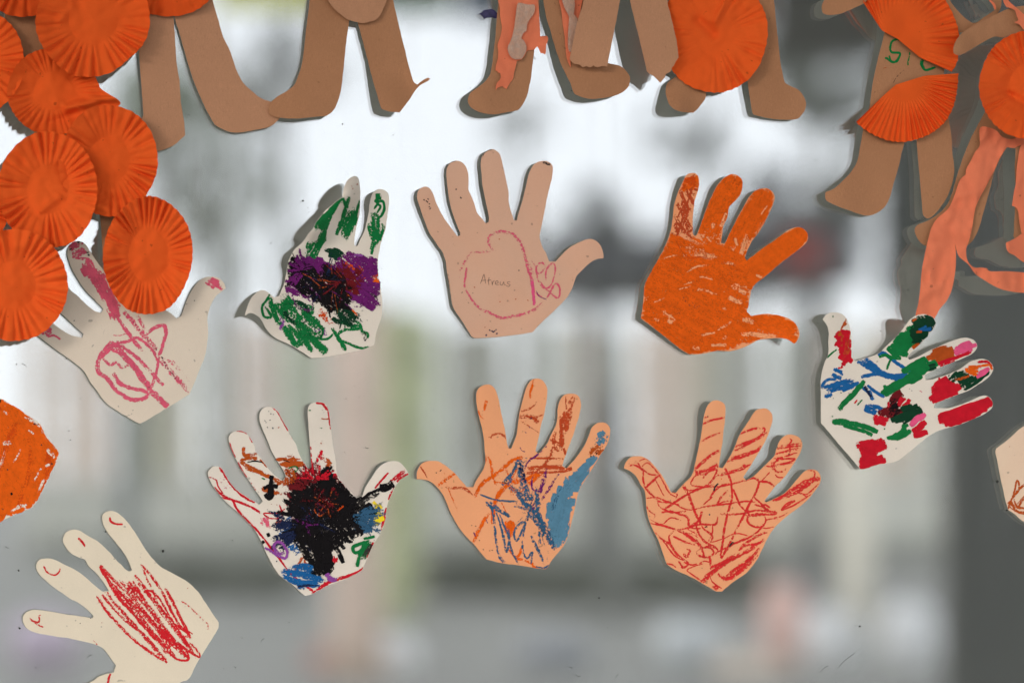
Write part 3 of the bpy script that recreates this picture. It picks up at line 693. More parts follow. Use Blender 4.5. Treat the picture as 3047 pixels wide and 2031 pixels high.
def fan(T, centre, outer, base, label, seed, n=24, amp=.0018, mat='cup', inner=None):
    """half a baking cup folded to a fan: pleats run from an inner edge to the outer arc"""
    r = random.Random(seed); out_ = crv(tt(T, outer), False, 3.0); inn = crv(tt(T, inner), False, 3.0)
    o = P(*tt(T, [centre])[0], base); root = tag(empty('paper_fan', o), label, 'paper fan', 'folded orange paper fans')
    A, B = n * 8, 18
    def at(c, t):
        k = t * (len(c) - 1); i = min(int(k), len(c) - 2); f = k - i
        return (c[i][0] * (1 - f) + c[i + 1][0] * f, c[i][1] * (1 - f) + c[i + 1][1] * f)
    ph = [r.uniform(-1, 1) for _ in range(n + 2)]; am = [r.uniform(.4, 1.3) for _ in range(n + 2)]
    cc = tt(T, [centre])[0]
    def pt(a, v):
        t = a / A; p = at(out_, t); q = at(inn, t); k = t * n; i = int(k); f = k - i
        w_ = math.sin(2 * math.pi * k + (ph[i] * (1 - f) + ph[i + 1] * f)); aa = am[i] * (1 - f) + am[i + 1] * f
        if v < .35: x, y = (cc[0] + (q[0] - cc[0]) * v / .35, cc[1] + (q[1] - cc[1]) * v / .35)
        else:
            g = (v - .35) / .65 * (1 + .012 * w_ * (v - .35)); x, y = q[0] + (p[0] - q[0]) * g, q[1] + (p[1] - q[1]) * g
        ring = max(0, (v - .32) / .68)
        h = base + .0022 * ring + amp * w_ * aa * min(1, ring * 2) * (.5 + .5 * ring) + .003 * noise.noise(Vector((x / 70, y / 70, seed))) + .0012 * math.exp(-((v - .2) / .15) ** 2)
        return P(x, y, h) - o
    vs = [pt(a, b_ / B) for b_ in range(B + 1) for a in range(A + 1)]; W2 = A + 1
    fs = [(b_ * W2 + a, (b_ + 1) * W2 + a, (b_ + 1) * W2 + a + 1, b_ * W2 + a + 1) for b_ in range(B) for a in range(A)]
    cut = int(B * .35) * A
    for name, fc in (('folded_base', fs[:cut]), ('pleated_skirt', fs[cut:])):
        used = sorted({i for f in fc for i in f}); mp = {i: j for j, i in enumerate(used)}
        me = bpy.data.meshes.new(name); me.from_pydata([vs[i] for i in used], [], [[mp[i] for i in f] for f in fc])
        for p in me.polygons: p.use_smooth = True
        link(name, me, M[mat], root)
fan(T6, (852, 366), [(530, 30), (545, -60), (640, -200), (800, -300), (980, -320), (1150, -220), (1270, -40), (1350, 100), (1400, 220), (1420, 310), (1424, 420), (1416, 535), (1392, 610), (1356, 672)],
    .0075, 'orange fan above the green letters', 41, inner=[(700, 285), (690, 180), (760, 80), (900, 20), (1020, 60), (1080, 160), (1100, 300), (1090, 420), (1060, 540)])
fan(T6, (835, 790), [(1416, 685), (1412, 780), (1395, 900), (1360, 1020), (1290, 1140), (1170, 1240), (1030, 1300), (900, 1325), (780, 1315), (650, 1270), (530, 1200), (460, 1140)],
    .0065, 'orange fan below the green letters', 42, inner=[(1100, 708), (1090, 800), (1080, 880), (1040, 930), (980, 950), (900, 950), (820, 930), (760, 905), (720, 890)])
# ------------------------------------------------------------------ the hands
G_H = 'paper hand cutouts stuck on the glass'
def hand(T, outline, mat, label, base, bumps=(), seed=1):
    return Hand('paper_hand', T, outline, M[mat], label, 'paper hand', G_H, base, bumps, seed=seed, grid=5.0 if seed == 54 else 8.0)

# --- tan hand with pink outline drawing and pencilled name
h = hand((1200, 420, 620/1594), [(165, 348), (205, 362), (228, 405), (250, 465), (280, 530), (310, 585), (350, 640), (390, 695), (415, 727, 1), (437, 720, 1), (435, 700), (410, 640), (385, 570), (360, 490), (345, 410), (335, 320), (330, 240), (335, 200), (355, 168), (400, 150), (445, 160), (480, 195), (497, 250), (500, 310), (499, 370), (520, 420), (545, 480), (565, 545), (595, 585), (632, 628, 1), (654, 618, 1),
    (652, 560), (635, 480), (618, 400), (606, 330), (597, 250), (591, 180), (598, 130), (620, 90), (655, 65), (700, 66), (735, 95), (752, 135), (765, 200), (785, 290), (805, 390), (808, 470), (825, 540), (848, 606, 1), (870, 605, 1), (885, 540), (915, 440), (940, 340), (955, 270), (975, 215), (1010, 170), (1060, 152), (1110, 158), (1140, 185), (1145, 220), (1135, 290), (1115, 370), (1095, 460), (1070, 590), (1050, 690), (1045, 740), (1065, 810), (1090, 855), (1115, 918, 1), (1165, 922, 1),
    (1210, 870), (1270, 815), (1330, 780), (1400, 752), (1450, 750), (1490, 775), (1520, 820), (1530, 860), (1531, 895, 1), (1470, 905), (1410, 945), (1355, 1000), (1325, 1030), (1305, 1090), (1285, 1140), (1260, 1180), (1220, 1230), (1150, 1300), (1070, 1375), (988, 1460, 1), (900, 1475), (760, 1492), (610, 1504), (545, 1505, 1), (520, 1490, 1), (450, 1375), (405, 1310, 1), (380, 1265), (365, 1190), (350, 1100), (335, 1000), (325, 920), (300, 850), (260, 790), (200, 700), (160, 600), (125, 500), (105, 430), (110, 390), (130, 360)],
    'tan', 'tan hand with a pink crayon outline and a pencilled name on the palm', .0028, [(160, 420, 160, .0016), (1060, 200, 260, .0012), (1450, 820, 200, .0035), (700, 1450, 300, -.0012)], 51)
pk = 'rose'
h.stroke(pk, 20, 0.53, [(1075, 1228), (1020, 1275), (940, 1315), (870, 1332), (770, 1350), (700, 1335), (650, 1305), (575, 1285)])
h.stroke(pk, 14, 0.57, [(600, 1290), (545, 1240), (510, 1190), (480, 1140), (466, 1090), (474, 1040), (486, 960)])
h.stroke(pk, 20, 0.41, [(425, 1040), (440, 985), (462, 940), (490, 890), (525, 855)])
h.stroke(pk, 11, 0.59, [(510, 855), (560, 848), (620, 846), (687, 838)])
h.stroke(pk, 20, 0.55, [(685, 838), (664, 800), (652, 760), (662, 730), (700, 705), (750, 690), (810, 702), (850, 722), (890, 770), (918, 830), (938, 900)])
h.stroke(pk, 22, 0.57, [(925, 860), (945, 940), (965, 1010), (985, 1070), (995, 1150), (1000, 1260)])
h.stroke('pink', 20, .74, [(985, 1050), (995, 1150), (1002, 1255)])
h.stroke(pk, 20, 0.39, [(965, 915), (985, 1000), (1010, 1060)])
h.stroke(pk, 11, 0.57, [(975, 915), (1010, 950), (1030, 1010), (1060, 1000), (1082, 960), (1062, 930), (1030, 940), (1015, 985), (1040, 1080), (1080, 1125), (1130, 1100), (1160, 1010), (1158, 945), (1130, 938), (1095, 990), (1092, 1065)])
h.stroke(pk, 12, 0.63, [(1000, 1130), (1020, 1165), (1050, 1185), (1090, 1205), (1125, 1150), (1165, 1090), (1195, 1115), (1198, 1165), (1180, 1200), (1140, 1172), (1085, 1125), (1040, 1060)])
h.stroke('purple', 6, .72, [(1018, 1145), (1040, 1185), (1095, 1210)])
for st in ([(590, 1090), (605, 1050), (618, 1018), (630, 1088)], [(597, 1066), (633, 1062)], [(657, 1040), (652, 1070), (655, 1100)], [(640, 1066), (672, 1060)], [(678, 1068), (681, 1102), (684, 1080), (698, 1066)], [(702, 1088), (726, 1083), (720, 1067), (706, 1074), (706, 1094), (730, 1098)], [(742, 1073), (742, 1096), (758, 1100), (768, 1074), (773, 1098), (786, 1100)], [(818, 1074), (795, 1078), (800, 1090), (818, 1098), (806, 1111), (786, 1104)]):
    h.stroke('pencil', 4.6, 1.1, st, .05)
h.specks('black', [(160, 445), (178, 455), (190, 440), (186, 462), (200, 480), (885, 988)], 9, 1.0); h.specks('soot', [(200, 505), (205, 520), (405, 370), (440, 428), (685, 85), (610, 110)], 12, .55)
h.specks('navy', [(662, 1440), (680, 1448), (700, 1450), (690, 1462), (716, 1475), (635, 1488), (710, 1440)], 10, .9); h.specks('dark_green', [(450, 1160), (488, 1215), (500, 1230), (535, 1158)], 10, .5)
h.specks('rust', [(735, 748), (740, 1228), (955, 1212), (860, 1210), (625, 1425), (545, 1115)], 9, .6); h.stroke('soot', 16, .6, [(1070, 160), (1100, 172), (1125, 178)])
h.stroke('soot', 5, .6, [(332, 210), (345, 180), (370, 160), (400, 152)]); h.stroke('soot', 6, .62, [(597, 135), (615, 95), (650, 70), (690, 68)])
h.stroke('soot', 4, .5, [(340, 1010), (355, 1120), (372, 1230)]); h.stroke('soot', 5, .45, [(1000, 1452), (1040, 1405), (1090, 1360)])
h.done()

# --- orange coloured hand
h = hand((1880, 490, 550/1487), [(490, 65), (525, 80), (543, 120), (540, 175), (525, 230), (505, 300), (495, 380), (490, 460), (490, 545), (497, 567, 1), (518, 571, 1), (540, 520), (565, 450), (590, 380), (620, 300), (660, 215), (700, 150), (750, 100), (800, 75), (850, 85), (885, 120), (893, 165), (880, 225), (840, 285), (785, 340), (770, 420), (735, 500), (725, 570), (717, 628, 1), (747, 635, 1), (775, 575), (820, 485), (860, 405), (890, 355), (930, 280), (985, 215), (1040, 192), (1090, 192), (1130, 215), (1150, 260), (1140, 310), (1110, 380), (1070, 460), (1020, 545), (960, 625), (930, 690), (905, 755, 1), (925, 770, 1),
    (975, 730), (1060, 665), (1150, 605), (1230, 545), (1290, 510), (1345, 502), (1395, 525), (1417, 570), (1410, 615), (1375, 655), (1300, 715), (1200, 790), (1130, 850), (1060, 910), (1000, 955), (965, 1000), (950, 1060), (940, 1120), (925, 1180, 1), (960, 1215, 1), (1020, 1205), (1090, 1198), (1180, 1210), (1260, 1235), (1310, 1270), (1340, 1320), (1350, 1370), (1335, 1410), (1308, 1440, 1), (1250, 1405), (1180, 1393), (1100, 1398), (1020, 1410), (950, 1445), (880, 1475), (810, 1495), (740, 1498), (690, 1495), (600, 1515), (530, 1523), (460, 1525, 1), (380, 1475), (250, 1370), (140, 1285), (72, 1235, 1), (85, 1150), (97, 1040), (103, 970), (140, 890), (190, 800), (250, 690), (290, 600), (315, 520), (330, 420), (340, 330), (365, 240), (395, 170), (425, 105), (455, 75)],
    'peach2', 'hand coloured solid orange with a faint pencilled name', .0022, [(470, 120, 220, .0035), (820, 140, 200, .0032), (1330, 1380, 170, .0085), (90, 1200, 300, .0014)], 52)
og = 'orange'
h.hatch(og, [(520, 90), (430, 110), (400, 210), (440, 215), (530, 170)], 60, 14, 26, .85)
h.hatch('deep_orange', [(500, 80), (430, 110), (405, 190), (530, 150)], 30, 18, 24, .60)
h.hatch('brick', [(525, 190), (500, 330), (488, 560), (330, 560), (345, 400), (390, 200)], 62, 30, 24, .66)
h.hatch('brick', [(500, 190), (480, 540), (340, 580), (350, 330)], 110, 44, 18, .60)
h.stroke('brick', 14, .8, [(335, 500), (350, 480), (380, 478), (420, 520), (460, 570), (525, 640)]); h.stroke('brick', 10, .7, [(340, 540), (365, 535), (395, 510), (380, 470), (350, 470)])
h.hatch(og, [(800, 80), (880, 120), (885, 200), (800, 310), (760, 400), (690, 480), (690, 520), (650, 460), (560, 560), (560, 470), (640, 300), (720, 150)], 118, 22, 38, .96)
h.hatch('deep_orange', [(800, 130), (885, 150), (870, 215), (790, 200)], 20, 20, 30, .66)
h.hatch(og, [(1050, 200), (1130, 230), (1120, 320), (1040, 450), (960, 560), (900, 640), (860, 640), (830, 700), (780, 640), (830, 500), (920, 320)], 118, 26, 36, .9)
h.hatch(og, [(1340, 515), (1405, 560), (1370, 640), (1200, 770), (1060, 890), (980, 900), (930, 850), (960, 770), (1150, 640)], 145, 22, 40, 1.0)
h.hatch(og, [(330, 560), (420, 640), (480, 640), (440, 740), (520, 760), (640, 740), (560, 650), (700, 660), (850, 730), (960, 770), (1000, 940), (940, 1060), (930, 1190), (1000, 1290), (900, 1380), (700, 1480), (470, 1510), (90, 1240), (110, 970), (200, 800)], 24, 30, 50, .86)
h.hatch(og, [(250, 720), (900, 900), (920, 1200), (1000, 1400), (700, 1490), (470, 1520), (90, 1230), (120, 960)], 35, 34, 48, .72)
h.hatch(og, [(500, 570), (700, 650), (930, 790), (910, 960), (650, 830), (420, 700)], 28, 60, 30, .62)
h.hatch(og, [(900, 1225), (1180, 1215), (1320, 1290), (1345, 1370), (1310, 1430), (1180, 1385), (1110, 1330), (900, 1320), (850, 1400), (700, 1480), (760, 1300)], 12, 26, 40, 1.0)
h.hatch(og, [(700, 1490), (1000, 1395), (1150, 1385), (900, 1340)], 170, 30, 26, .70)
for st in ([(372, 1018), (392, 1048), (384, 1062)], [(415, 1062), (422, 1092)], [(460, 1082), (438, 1084), (432, 1104), (452, 1116)], [(488, 1102), (466, 1108), (460, 1130), (480, 1136), (490, 1108), (494, 1142)], [(508, 1122), (502, 1150), (522, 1150), (532, 1128), (520, 1168), (490, 1185), (466, 1172)], [(552, 1106), (532, 1172)], [(568, 1180), (546, 1180), (540, 1200), (556, 1208), (570, 1184), (566, 1214)], [(360, 1200), (380, 1190), (390, 1215), (365, 1230), (352, 1215)]):
    h.stroke('pencil', 4.8, 1.1, st, .05)
h.hatch(og, [(800, 60), (910, 120), (900, 220), (800, 340), (750, 520), (700, 640), (560, 560), (560, 460), (640, 270), (740, 90)], 122, 26, 40, .66)
h.hatch(og, [(1050, 180), (1160, 220), (1130, 340), (960, 640), (900, 760), (760, 640), (860, 400), (960, 230)], 120, 26, 40, .62)
h.hatch(og, [(1340, 495), (1425, 560), (1380, 670), (1060, 920), (920, 1000), (900, 770)], 146, 26, 40, .92)
h.hatch(og, [(920, 1180), (1100, 1190), (1360, 1290), (1360, 1400), (1310, 1445), (1180, 1400), (1000, 1420), (700, 1500), (450, 1530), (60, 1240), (90, 960), (300, 590), (520, 570), (930, 780), (960, 1000)], 28, 34, 48, .62)
for st, w_ in (([(430, 590), (500, 620), (580, 650)], 26), ([(490, 722), (560, 725), (690, 748)], 40), ([(520, 1000), (600, 1015), (690, 1050)], 20), ([(800, 972), (870, 985), (930, 985)], 40), ([(860, 1010), (920, 1030)], 36), ([(780, 1065), (830, 1095), (890, 1105)], 34), ([(870, 1365), (960, 1360), (1110, 1380)], 30), ([(890, 1245), (930, 1250), (980, 1275)], 32), ([(240, 1175), (290, 1210), (350, 1250)], 34), ([(290, 1250), (330, 1260)], 30), ([(175, 1108), (215, 1090), (262, 1072)], 12), ([(690, 1325), (750, 1295), (805, 1262)], 20), ([(560, 1372), (610, 1362), (670, 1352)], 16), ([(185, 1230), (215, 1258)], 26), ([(440, 862), (520, 820), (620, 805)], 14), ([(530, 900), (600, 905), (660, 925)], 16), ([(720, 785), (780, 790), (840, 805)], 18), ([(655, 470), (650, 515)], 24), ([(760, 390), (735, 450), (715, 500)], 26), ([(1060, 450), (1020, 520), (980, 570)], 16), ([(925, 560), (900, 640), (880, 720)], 34), ([(1000, 885), (1050, 905)], 24), ([(490, 1470), (550, 1478)], 34), ([(730, 1390), (770, 1385)], 24), ([(640, 1450), (760, 1450)], 20), ([(250, 760), (310, 735), (370, 730)], 14), ([(380, 1000), (470, 975)], 12), ([(420, 960), (500, 940)], 10), ([(600, 580), (640, 620)], 14), ([(830, 590), (850, 650)], 22), ([(1090, 330), (1040, 400)], 12), ([(730, 1150), (760, 1165)], 16)):
    h.stroke('apricot', w_, .55, st)
h.stroke('deep_orange', 10, .5, [(330, 560), (400, 690), (470, 750), (560, 740), (650, 770)])
h.done()

# --- multicoloured hand at the right
h = hand((2400, 900, 647/1951), [(145, 150, 1), (180, 105), (240, 88), (300, 95), (345, 125), (375, 180), (395, 250), (405, 330), (405, 420), (402, 490, 1), (438, 525, 1), (500, 505), (600, 475), (660, 445), (720, 385), (800, 310), (860, 240), (910, 175), (950, 135), (1010, 108), (1070, 105), (1130, 130), (1160, 170), (1155, 210), (1110, 270), (1060, 330), (1000, 390), (945, 440), (903, 490, 1), (922, 512, 1), (1010, 480), (1100, 430), (1200, 385), (1300, 345), (1380, 320), (1440, 315), (1500, 335), (1530, 370), (1528, 410), (1490, 455), (1400, 500), (1300, 540), (1200, 580), (1120, 615), (1060, 650, 1), (1068, 694, 1),
    (1120, 688), (1200, 665), (1300, 630), (1370, 595), (1420, 565), (1470, 530), (1540, 508), (1600, 507), (1650, 535), (1675, 580), (1665, 630), (1620, 680), (1540, 735), (1450, 790), (1370, 820), (1280, 855), (1200, 885), (1150, 908, 1), (1142, 945, 1), (1200, 945), (1270, 945), (1350, 925), (1420, 900), (1500, 865), (1560, 838), (1610, 832), (1650, 855), (1672, 905), (1660, 945), (1620, 985), (1540, 1025), (1450, 1065), (1370, 1095), (1280, 1120), (1180, 1150), (1100, 1195), (1030, 1250), (950, 1315), (870, 1380), (800, 1425), (720, 1442), (640, 1455), (560, 1480), (490, 1502, 1), (400, 1395), (300, 1280), (200, 1160), (130, 1080, 1), (128, 1000), (128, 850), (125, 750), (130, 670), (145, 590), (165, 530), (190, 480), (197, 420), (195, 350), (200, 270), (185, 210), (160, 170)],
    'white', 'white hand with red fingertips and blue, green and red patches', .0026, [(150, 130, 260, .0040), (1060, 150, 240, .0150), (1450, 360, 200, .0030), (130, 800, 300, .0012)], 53)
h.hatch('crimson', [(320, 240), (390, 265), (400, 480), (415, 520), (300, 590), (330, 520), (290, 480), (300, 400), (250, 370), (250, 300)], 35, 18, 30, 1.04)
h.hatch('rust', [(350, 150), (365, 190), (320, 230), (300, 300), (260, 280)], 120, 18, 18, 0.82); h.hatch('brick', [(310, 300), (390, 290), (390, 460), (310, 500)], 100, 24, 22, .5)
h.stroke('green', 12, .9, [(185, 495), (225, 455), (270, 420)])
h.hatch('green', [(880, 220), (960, 210), (1040, 300), (1000, 370), (930, 430), (890, 480), (760, 470), (720, 420), (820, 300)], 35, 20, 34, 1.11)
h.hatch('dark_green', [(960, 140), (1060, 105), (1150, 150), (1150, 210), (1060, 330), (1000, 380), (960, 360), (940, 250)], 60, 18, 32, 1.08)
h.hatch('blue', [(1000, 225), (1140, 210), (1110, 250), (1000, 250)], 165, 16, 20, .75); h.stroke('rust', 14, .85, [(950, 165), (985, 145)]); h.stroke('rust', 18, .85, [(985, 265), (1035, 258)]); h.stroke('rust', 26, .8, [(950, 405), (985, 385), (1015, 375)]); h.stroke('rust', 8, .7, [(1010, 380), (1040, 415)])
h.hatch('rust', [(1090, 450), (1250, 380), (1340, 420), (1320, 500), (1200, 540), (1100, 500)], 165, 22, 34, 1.06)
h.hatch('pink', [(1300, 400), (1440, 355), (1525, 370), (1500, 420), (1380, 460), (1320, 460)], 160, 18, 30, 1.09)
h.hatch('crimson', [(1140, 540), (1320, 480), (1500, 430), (1480, 460), (1300, 530), (1190, 580)], 160, 20, 28, 1.01)
h.hatch('green', [(860, 600), (1060, 490), (1140, 530), (1170, 590), (1080, 620), (1000, 690), (860, 750), (680, 830), (690, 770), (850, 690), (950, 640)], 150, 20, 34, 1.09)
h.hatch('dark_green', [(1070, 570), (1140, 560), (1180, 585), (1080, 620)], 160, 18, 24, 1.01)
for st, w_ in (([(460, 525), (560, 575), (660, 635), (760, 660), (930, 660)], 40), ([(520, 500), (600, 560), (680, 630), (800, 680), (900, 675)], 30), ([(700, 460), (780, 520), (860, 575), (930, 610)], 24), ([(490, 670), (560, 650), (640, 640)], 26), ([(640, 470), (690, 450), (740, 480)], 22)):
    h.stroke('blue', w_, .84, st)
for st, w_ in (([(690, 820), (780, 770), (880, 700), (990, 640), (1090, 560)], 56), ([(700, 790), (820, 730), (940, 660), (1060, 520)], 44), ([(860, 620), (950, 570), (1060, 500)], 40)): h.stroke('green', w_, 1.0, st)
for st, w_ in (([(760, 900), (790, 850), (850, 810)], 44), ([(640, 990), (740, 980), (860, 970), (970, 950)], 40), ([(720, 1010), (800, 1010), (880, 1030)], 40), ([(760, 940), (800, 980), (860, 1040)], 36)): h.stroke('maroon', w_, .92, st)
for st, w_ in (([(700, 960), (790, 900), (840, 830)], 20), ([(720, 1000), (830, 1000), (950, 960)], 22)): h.stroke('navy', w_, .7, st)
for st, w_ in (([(800, 1060), (900, 1020), (1040, 970)], 40), ([(860, 1090), (880, 1130), (800, 1200), (730, 1215)], 28), ([(740, 1215), (830, 1210), (930, 1160)], 28), ([(900, 960), (1000, 925)], 36)): h.stroke('dark_green' if st[0][1] in (1060, 960) else 'green', w_, .96, st)
h.stroke('green', 24, .85, [(650, 490), (700, 470), (760, 490), (850, 500)]); h.stroke('green', 16, .8, [(770, 490), (740, 540), (720, 600)])
h.hatch('blue', [(140, 740), (300, 690), (450, 700), (430, 770), (300, 790), (160, 830)], 165, 26, 34, .80)
h.hatch('blue', [(240, 590), (290, 600), (340, 650), (300, 680), (220, 640)], 30, 22, 28, .74); h.stroke('blue', 20, .8, [(135, 770), (150, 725), (200, 690), (270, 690)])
h.stroke('green', 34, .92, [(290, 960), (350, 890), (420, 820), (480, 750), (520, 700)]); h.stroke('green', 26, .88, [(330, 900), (400, 850), (470, 770)])
h.stroke('blue', 30, .85, [(500, 760), (560, 800), (600, 870)]); h.stroke('blue', 22, .8, [(545, 740), (620, 800), (700, 850)]); h.hatch('blue', [(520, 910), (600, 920), (690, 960), (640, 990), (520, 970)], 20, 22, 34, .85)
h.stroke('navy', 22, .75, [(520, 750), (545, 790), (580, 850)])
h.hatch('maroon', [(780, 830), (870, 800), (860, 870), (820, 950), (980, 960), (1000, 1000), (850, 1060), (720, 1020), (620, 1000), (720, 940)], 150, 22, 36, .86)
h.hatch('black', [(750, 880), (860, 800), (830, 940), (960, 980), (840, 1050), (720, 1010)], 140, 34, 34, .62)
h.hatch('crimson', [(860, 850), (920, 860), (930, 920), (850, 935), (810, 900)], 130, 26, 26, 1.01); h.stroke('crimson', 22, .8, [(740, 890), (735, 940)])
h.hatch('dark_green', [(880, 940), (1000, 915), (1010, 950), (1060, 970), (960, 1040), (860, 1080), (780, 1070)], 155, 24, 34, 1.08)
h.hatch('crimson', [(590, 1010), (700, 1040), (740, 1070), (600, 1095)], 20, 24, 30, 0.98)
h.stroke('green', 34, .93, [(230, 1075), (300, 1060), (400, 1080), (520, 1110), (640, 1160)]); h.stroke('green', 26, .93, [(330, 1095), (430, 1130), (520, 1155), (590, 1190)]); h.stroke('green', 18, .8, [(240, 1080), (350, 1095)])
h.hatch('green', [(720, 1210), (850, 1150), (870, 1090), (910, 1080), (880, 1150), (930, 1150), (900, 1200), (760, 1230)], 150, 20, 28, 1.06)
h.stroke('pink', 40, .95, [(930, 1110), (990, 1050), (1070, 1000)]); h.stroke('crimson', 44, .93, [(950, 1160), (1010, 1120), (1070, 1065)]); h.stroke('crimson', 40, .93, [(960, 1195), (1020, 1180), (1085, 1160)])
h.hatch('crimson', [(1190, 690), (1290, 670), (1380, 760), (1350, 820), (1160, 900), (1110, 830)], 150, 20, 36, 1.12)
h.hatch('dark_green', [(1280, 650), (1420, 600), (1480, 660), (1660, 620), (1500, 740), (1380, 800), (1400, 720), (1300, 700)], 145, 24, 28, 0.96)
h.hatch('orange', [(1420, 590), (1560, 560), (1540, 630), (1500, 670), (1440, 640)], 150, 22, 28, .85); h.hatch('pink', [(1560, 580), (1640, 590), (1600, 650), (1520, 680)], 150, 22, 26, 1.08); h.stroke('crimson', 20, .85, [(1535, 535), (1620, 530), (1665, 575)]); h.stroke('orange', 16, .85, [(1450, 575), (1540, 570), (1640, 560), (1665, 600)]); h.stroke('rust', 18, .7, [(1330, 690), (1400, 680), (1460, 650)])
h.hatch('crimson', [(1200, 1000), (1350, 945), (1600, 860), (1660, 880), (1650, 940), (1500, 1030), (1280, 1115), (1220, 1090)], 162, 20, 40, 1.14)
h.hatch('crimson', [(420, 1280), (660, 1235), (750, 1270), (640, 1320), (570, 1360), (690, 1390), (670, 1440), (500, 1500), (470, 1420), (500, 1340), (480, 1290)], 165, 22, 40, 1.08)
h.stroke('rose', 26, .32, [(1000, 780), (1040, 800)]); h.specks('soot', [(240, 120), (925, 770), (945, 790), (310, 805), (240, 860)], 9, .6); h.specks('green', [(700, 1130), (240, 120), (235, 1020)], 14, .6)
h.stroke('red', 10, .7, [(430, 905), (455, 870)]); h.stroke('green', 10, .7, [(455, 920), (500, 870)])
h.done()

# --- curled hand with green and purple
h = hand((650, 500, 600/1568), [(1060, 62), (1085, 75), (1097, 115), (1103, 180), (1103, 260), (1100, 340), (1090, 390), (1075, 450), (1060, 530), (1057, 600, 1), (1080, 605, 1), (1105, 550), (1135, 490), (1150, 430), (1165, 360), (1175, 280), (1190, 215), (1215, 180), (1250, 163), (1290, 170), (1318, 195), (1328, 240), (1322, 310), (1310, 400), (1300, 470), (1280, 530), (1262, 590), (1248, 660), (1240, 740), (1242, 800), (1248, 860), (1260, 920), (1270, 1000), (1275, 1080), (1270, 1150), (1250, 1210), (1225, 1290), (1210, 1378, 1), (1100, 1415), (960, 1445), (830, 1468), (725, 1478, 1), (650, 1430), (560, 1375), (480, 1340), (430, 1310), (390, 1275), (360, 1230), (335, 1180), (305, 1150), (270, 1130), (235, 1128), (205, 1148, 1),
    (220, 1090), (245, 1030), (280, 980), (320, 952), (360, 950), (400, 975), (430, 1003, 1), (470, 995, 1), (490, 950), (510, 900), (525, 830), (535, 770), (545, 720), (560, 690), (580, 650), (610, 615), (640, 590), (670, 555), (700, 510), (735, 470), (760, 420), (790, 380), (830, 330), (880, 290), (930, 250), (990, 203, 1), (970, 235), (930, 300), (900, 360), (875, 410), (860, 450), (845, 500), (840, 550, 1), (862, 565, 1), (885, 545), (905, 500), (930, 430), (950, 350), (960, 280), (965, 200), (975, 150), (1000, 100), (1025, 75)],
    'white', 'white hand with curled fingers, dark purple palm and green streaks', .0024, [(985, 205, 130, .022), (850, 330, 130, .012), (735, 465, 120, .020), (580, 660, 120, .009), (1040, 70, 150, .010), (1250, 180, 200, .0022), (215, 1110, 160, .013), (430, 1150, 120, .002)], 54)
h.hatch('green', [(735, 470), (790, 385), (880, 292), (985, 208), (930, 300), (870, 400), (850, 470), (810, 480), (780, 460)], 133, 14, 26, .82)
h.hatch('green', [(800, 470), (850, 470), (840, 540), (800, 580), (780, 640), (740, 660), (750, 720), (700, 740), (690, 640), (700, 590), (760, 560)], 115, 16, 26, .74)
h.hatch('green', [(960, 400), (1010, 320), (1050, 310), (1080, 380), (1050, 470), (1020, 540), (980, 560), (940, 490), (915, 520), (920, 440)], 100, 18, 26, .66)
for st, w_ in (([(1015, 220), (1000, 280), (970, 370), (960, 420)], 22), ([(970, 230), (985, 290), (1010, 310)], 16), ([(1100, 250), (1085, 310), (1060, 400)], 18)): h.stroke('green', w_, .85, st)
h.stroke('green', 34, .85, [(1240, 195), (1240, 240), (1225, 270)]); h.stroke('green', 16, .9, [(1225, 275), (1270, 255), (1290, 300), (1275, 360), (1245, 385), (1235, 380)]); h.stroke('green', 14, .85, [(1210, 320), (1235, 285), (1260, 300), (1235, 350)])
h.hatch('green', [(1180, 340), (1230, 350), (1250, 430), (1280, 430), (1285, 500), (1260, 570), (1220, 610), (1190, 660), (1180, 560), (1150, 480), (1170, 420)], 105, 20, 24, .62); h.stroke('green', 18, .8, [(1225, 570), (1205, 620), (1190, 670)])
for st, w_ in (([(745, 462), (820, 380), (900, 300), (978, 218)], 26), ([(765, 455), (840, 380), (910, 300), (965, 240)], 34), ([(790, 450), (850, 390), (900, 330)], 34), ([(800, 470), (850, 420), (880, 370)], 30), ([(830, 480), (800, 560), (760, 620), (715, 700)], 36), ([(845, 490), (815, 560), (770, 640), (735, 720)], 26), ([(1000, 330), (985, 420), (975, 540)], 36), ([(1030, 330), (1030, 430), (1000, 540)], 34), ([(1060, 330), (1050, 420), (1010, 500)], 26), ([(960, 380), (945, 450), (915, 520)], 24), ([(1200, 350), (1200, 430), (1215, 520), (1230, 590)], 34), ([(1225, 350), (1240, 440), (1235, 520), (1215, 600)], 30), ([(1270, 430), (1285, 470), (1260, 540), (1225, 600)], 18), ([(1165, 430), (1180, 500), (1200, 560)], 22)):
    h.stroke('green', w_, .74, st)
h.hatch('dark_green', [(845, 630), (900, 625), (980, 670), (990, 710), (900, 710), (840, 680)], 25, 20, 28, .84)
h.hatch('purple', [(560, 720), (690, 730), (760, 700), (870, 730), (960, 690), (1140, 670), (1180, 700), (1235, 740), (1240, 850), (1260, 1000), (1272, 1110), (1190, 1090), (1080, 1050), (1050, 1120), (950, 1050), (800, 1000), (620, 980), (530, 940), (540, 800)], 35, 24, 36, .82, .9)
h.hatch('purple', [(560, 740), (900, 720), (1230, 760), (1265, 1080), (1060, 1060), (640, 1000), (530, 920)], 160, 40, 34, .60)
h.hatch('deep_orange', [(930, 740), (1000, 730), (1240, 830), (1250, 920), (1180, 920), (1080, 860), (960, 820)], 40, 34, 26, .52); h.hatch('orange', [(1180, 820), (1250, 870), (1245, 930), (1200, 900)], 45, 22, 24, .66)
h.hatch('maroon', [(880, 760), (1080, 780), (1140, 900), (1080, 1000), (930, 900)], 50, 28, 40, .70)
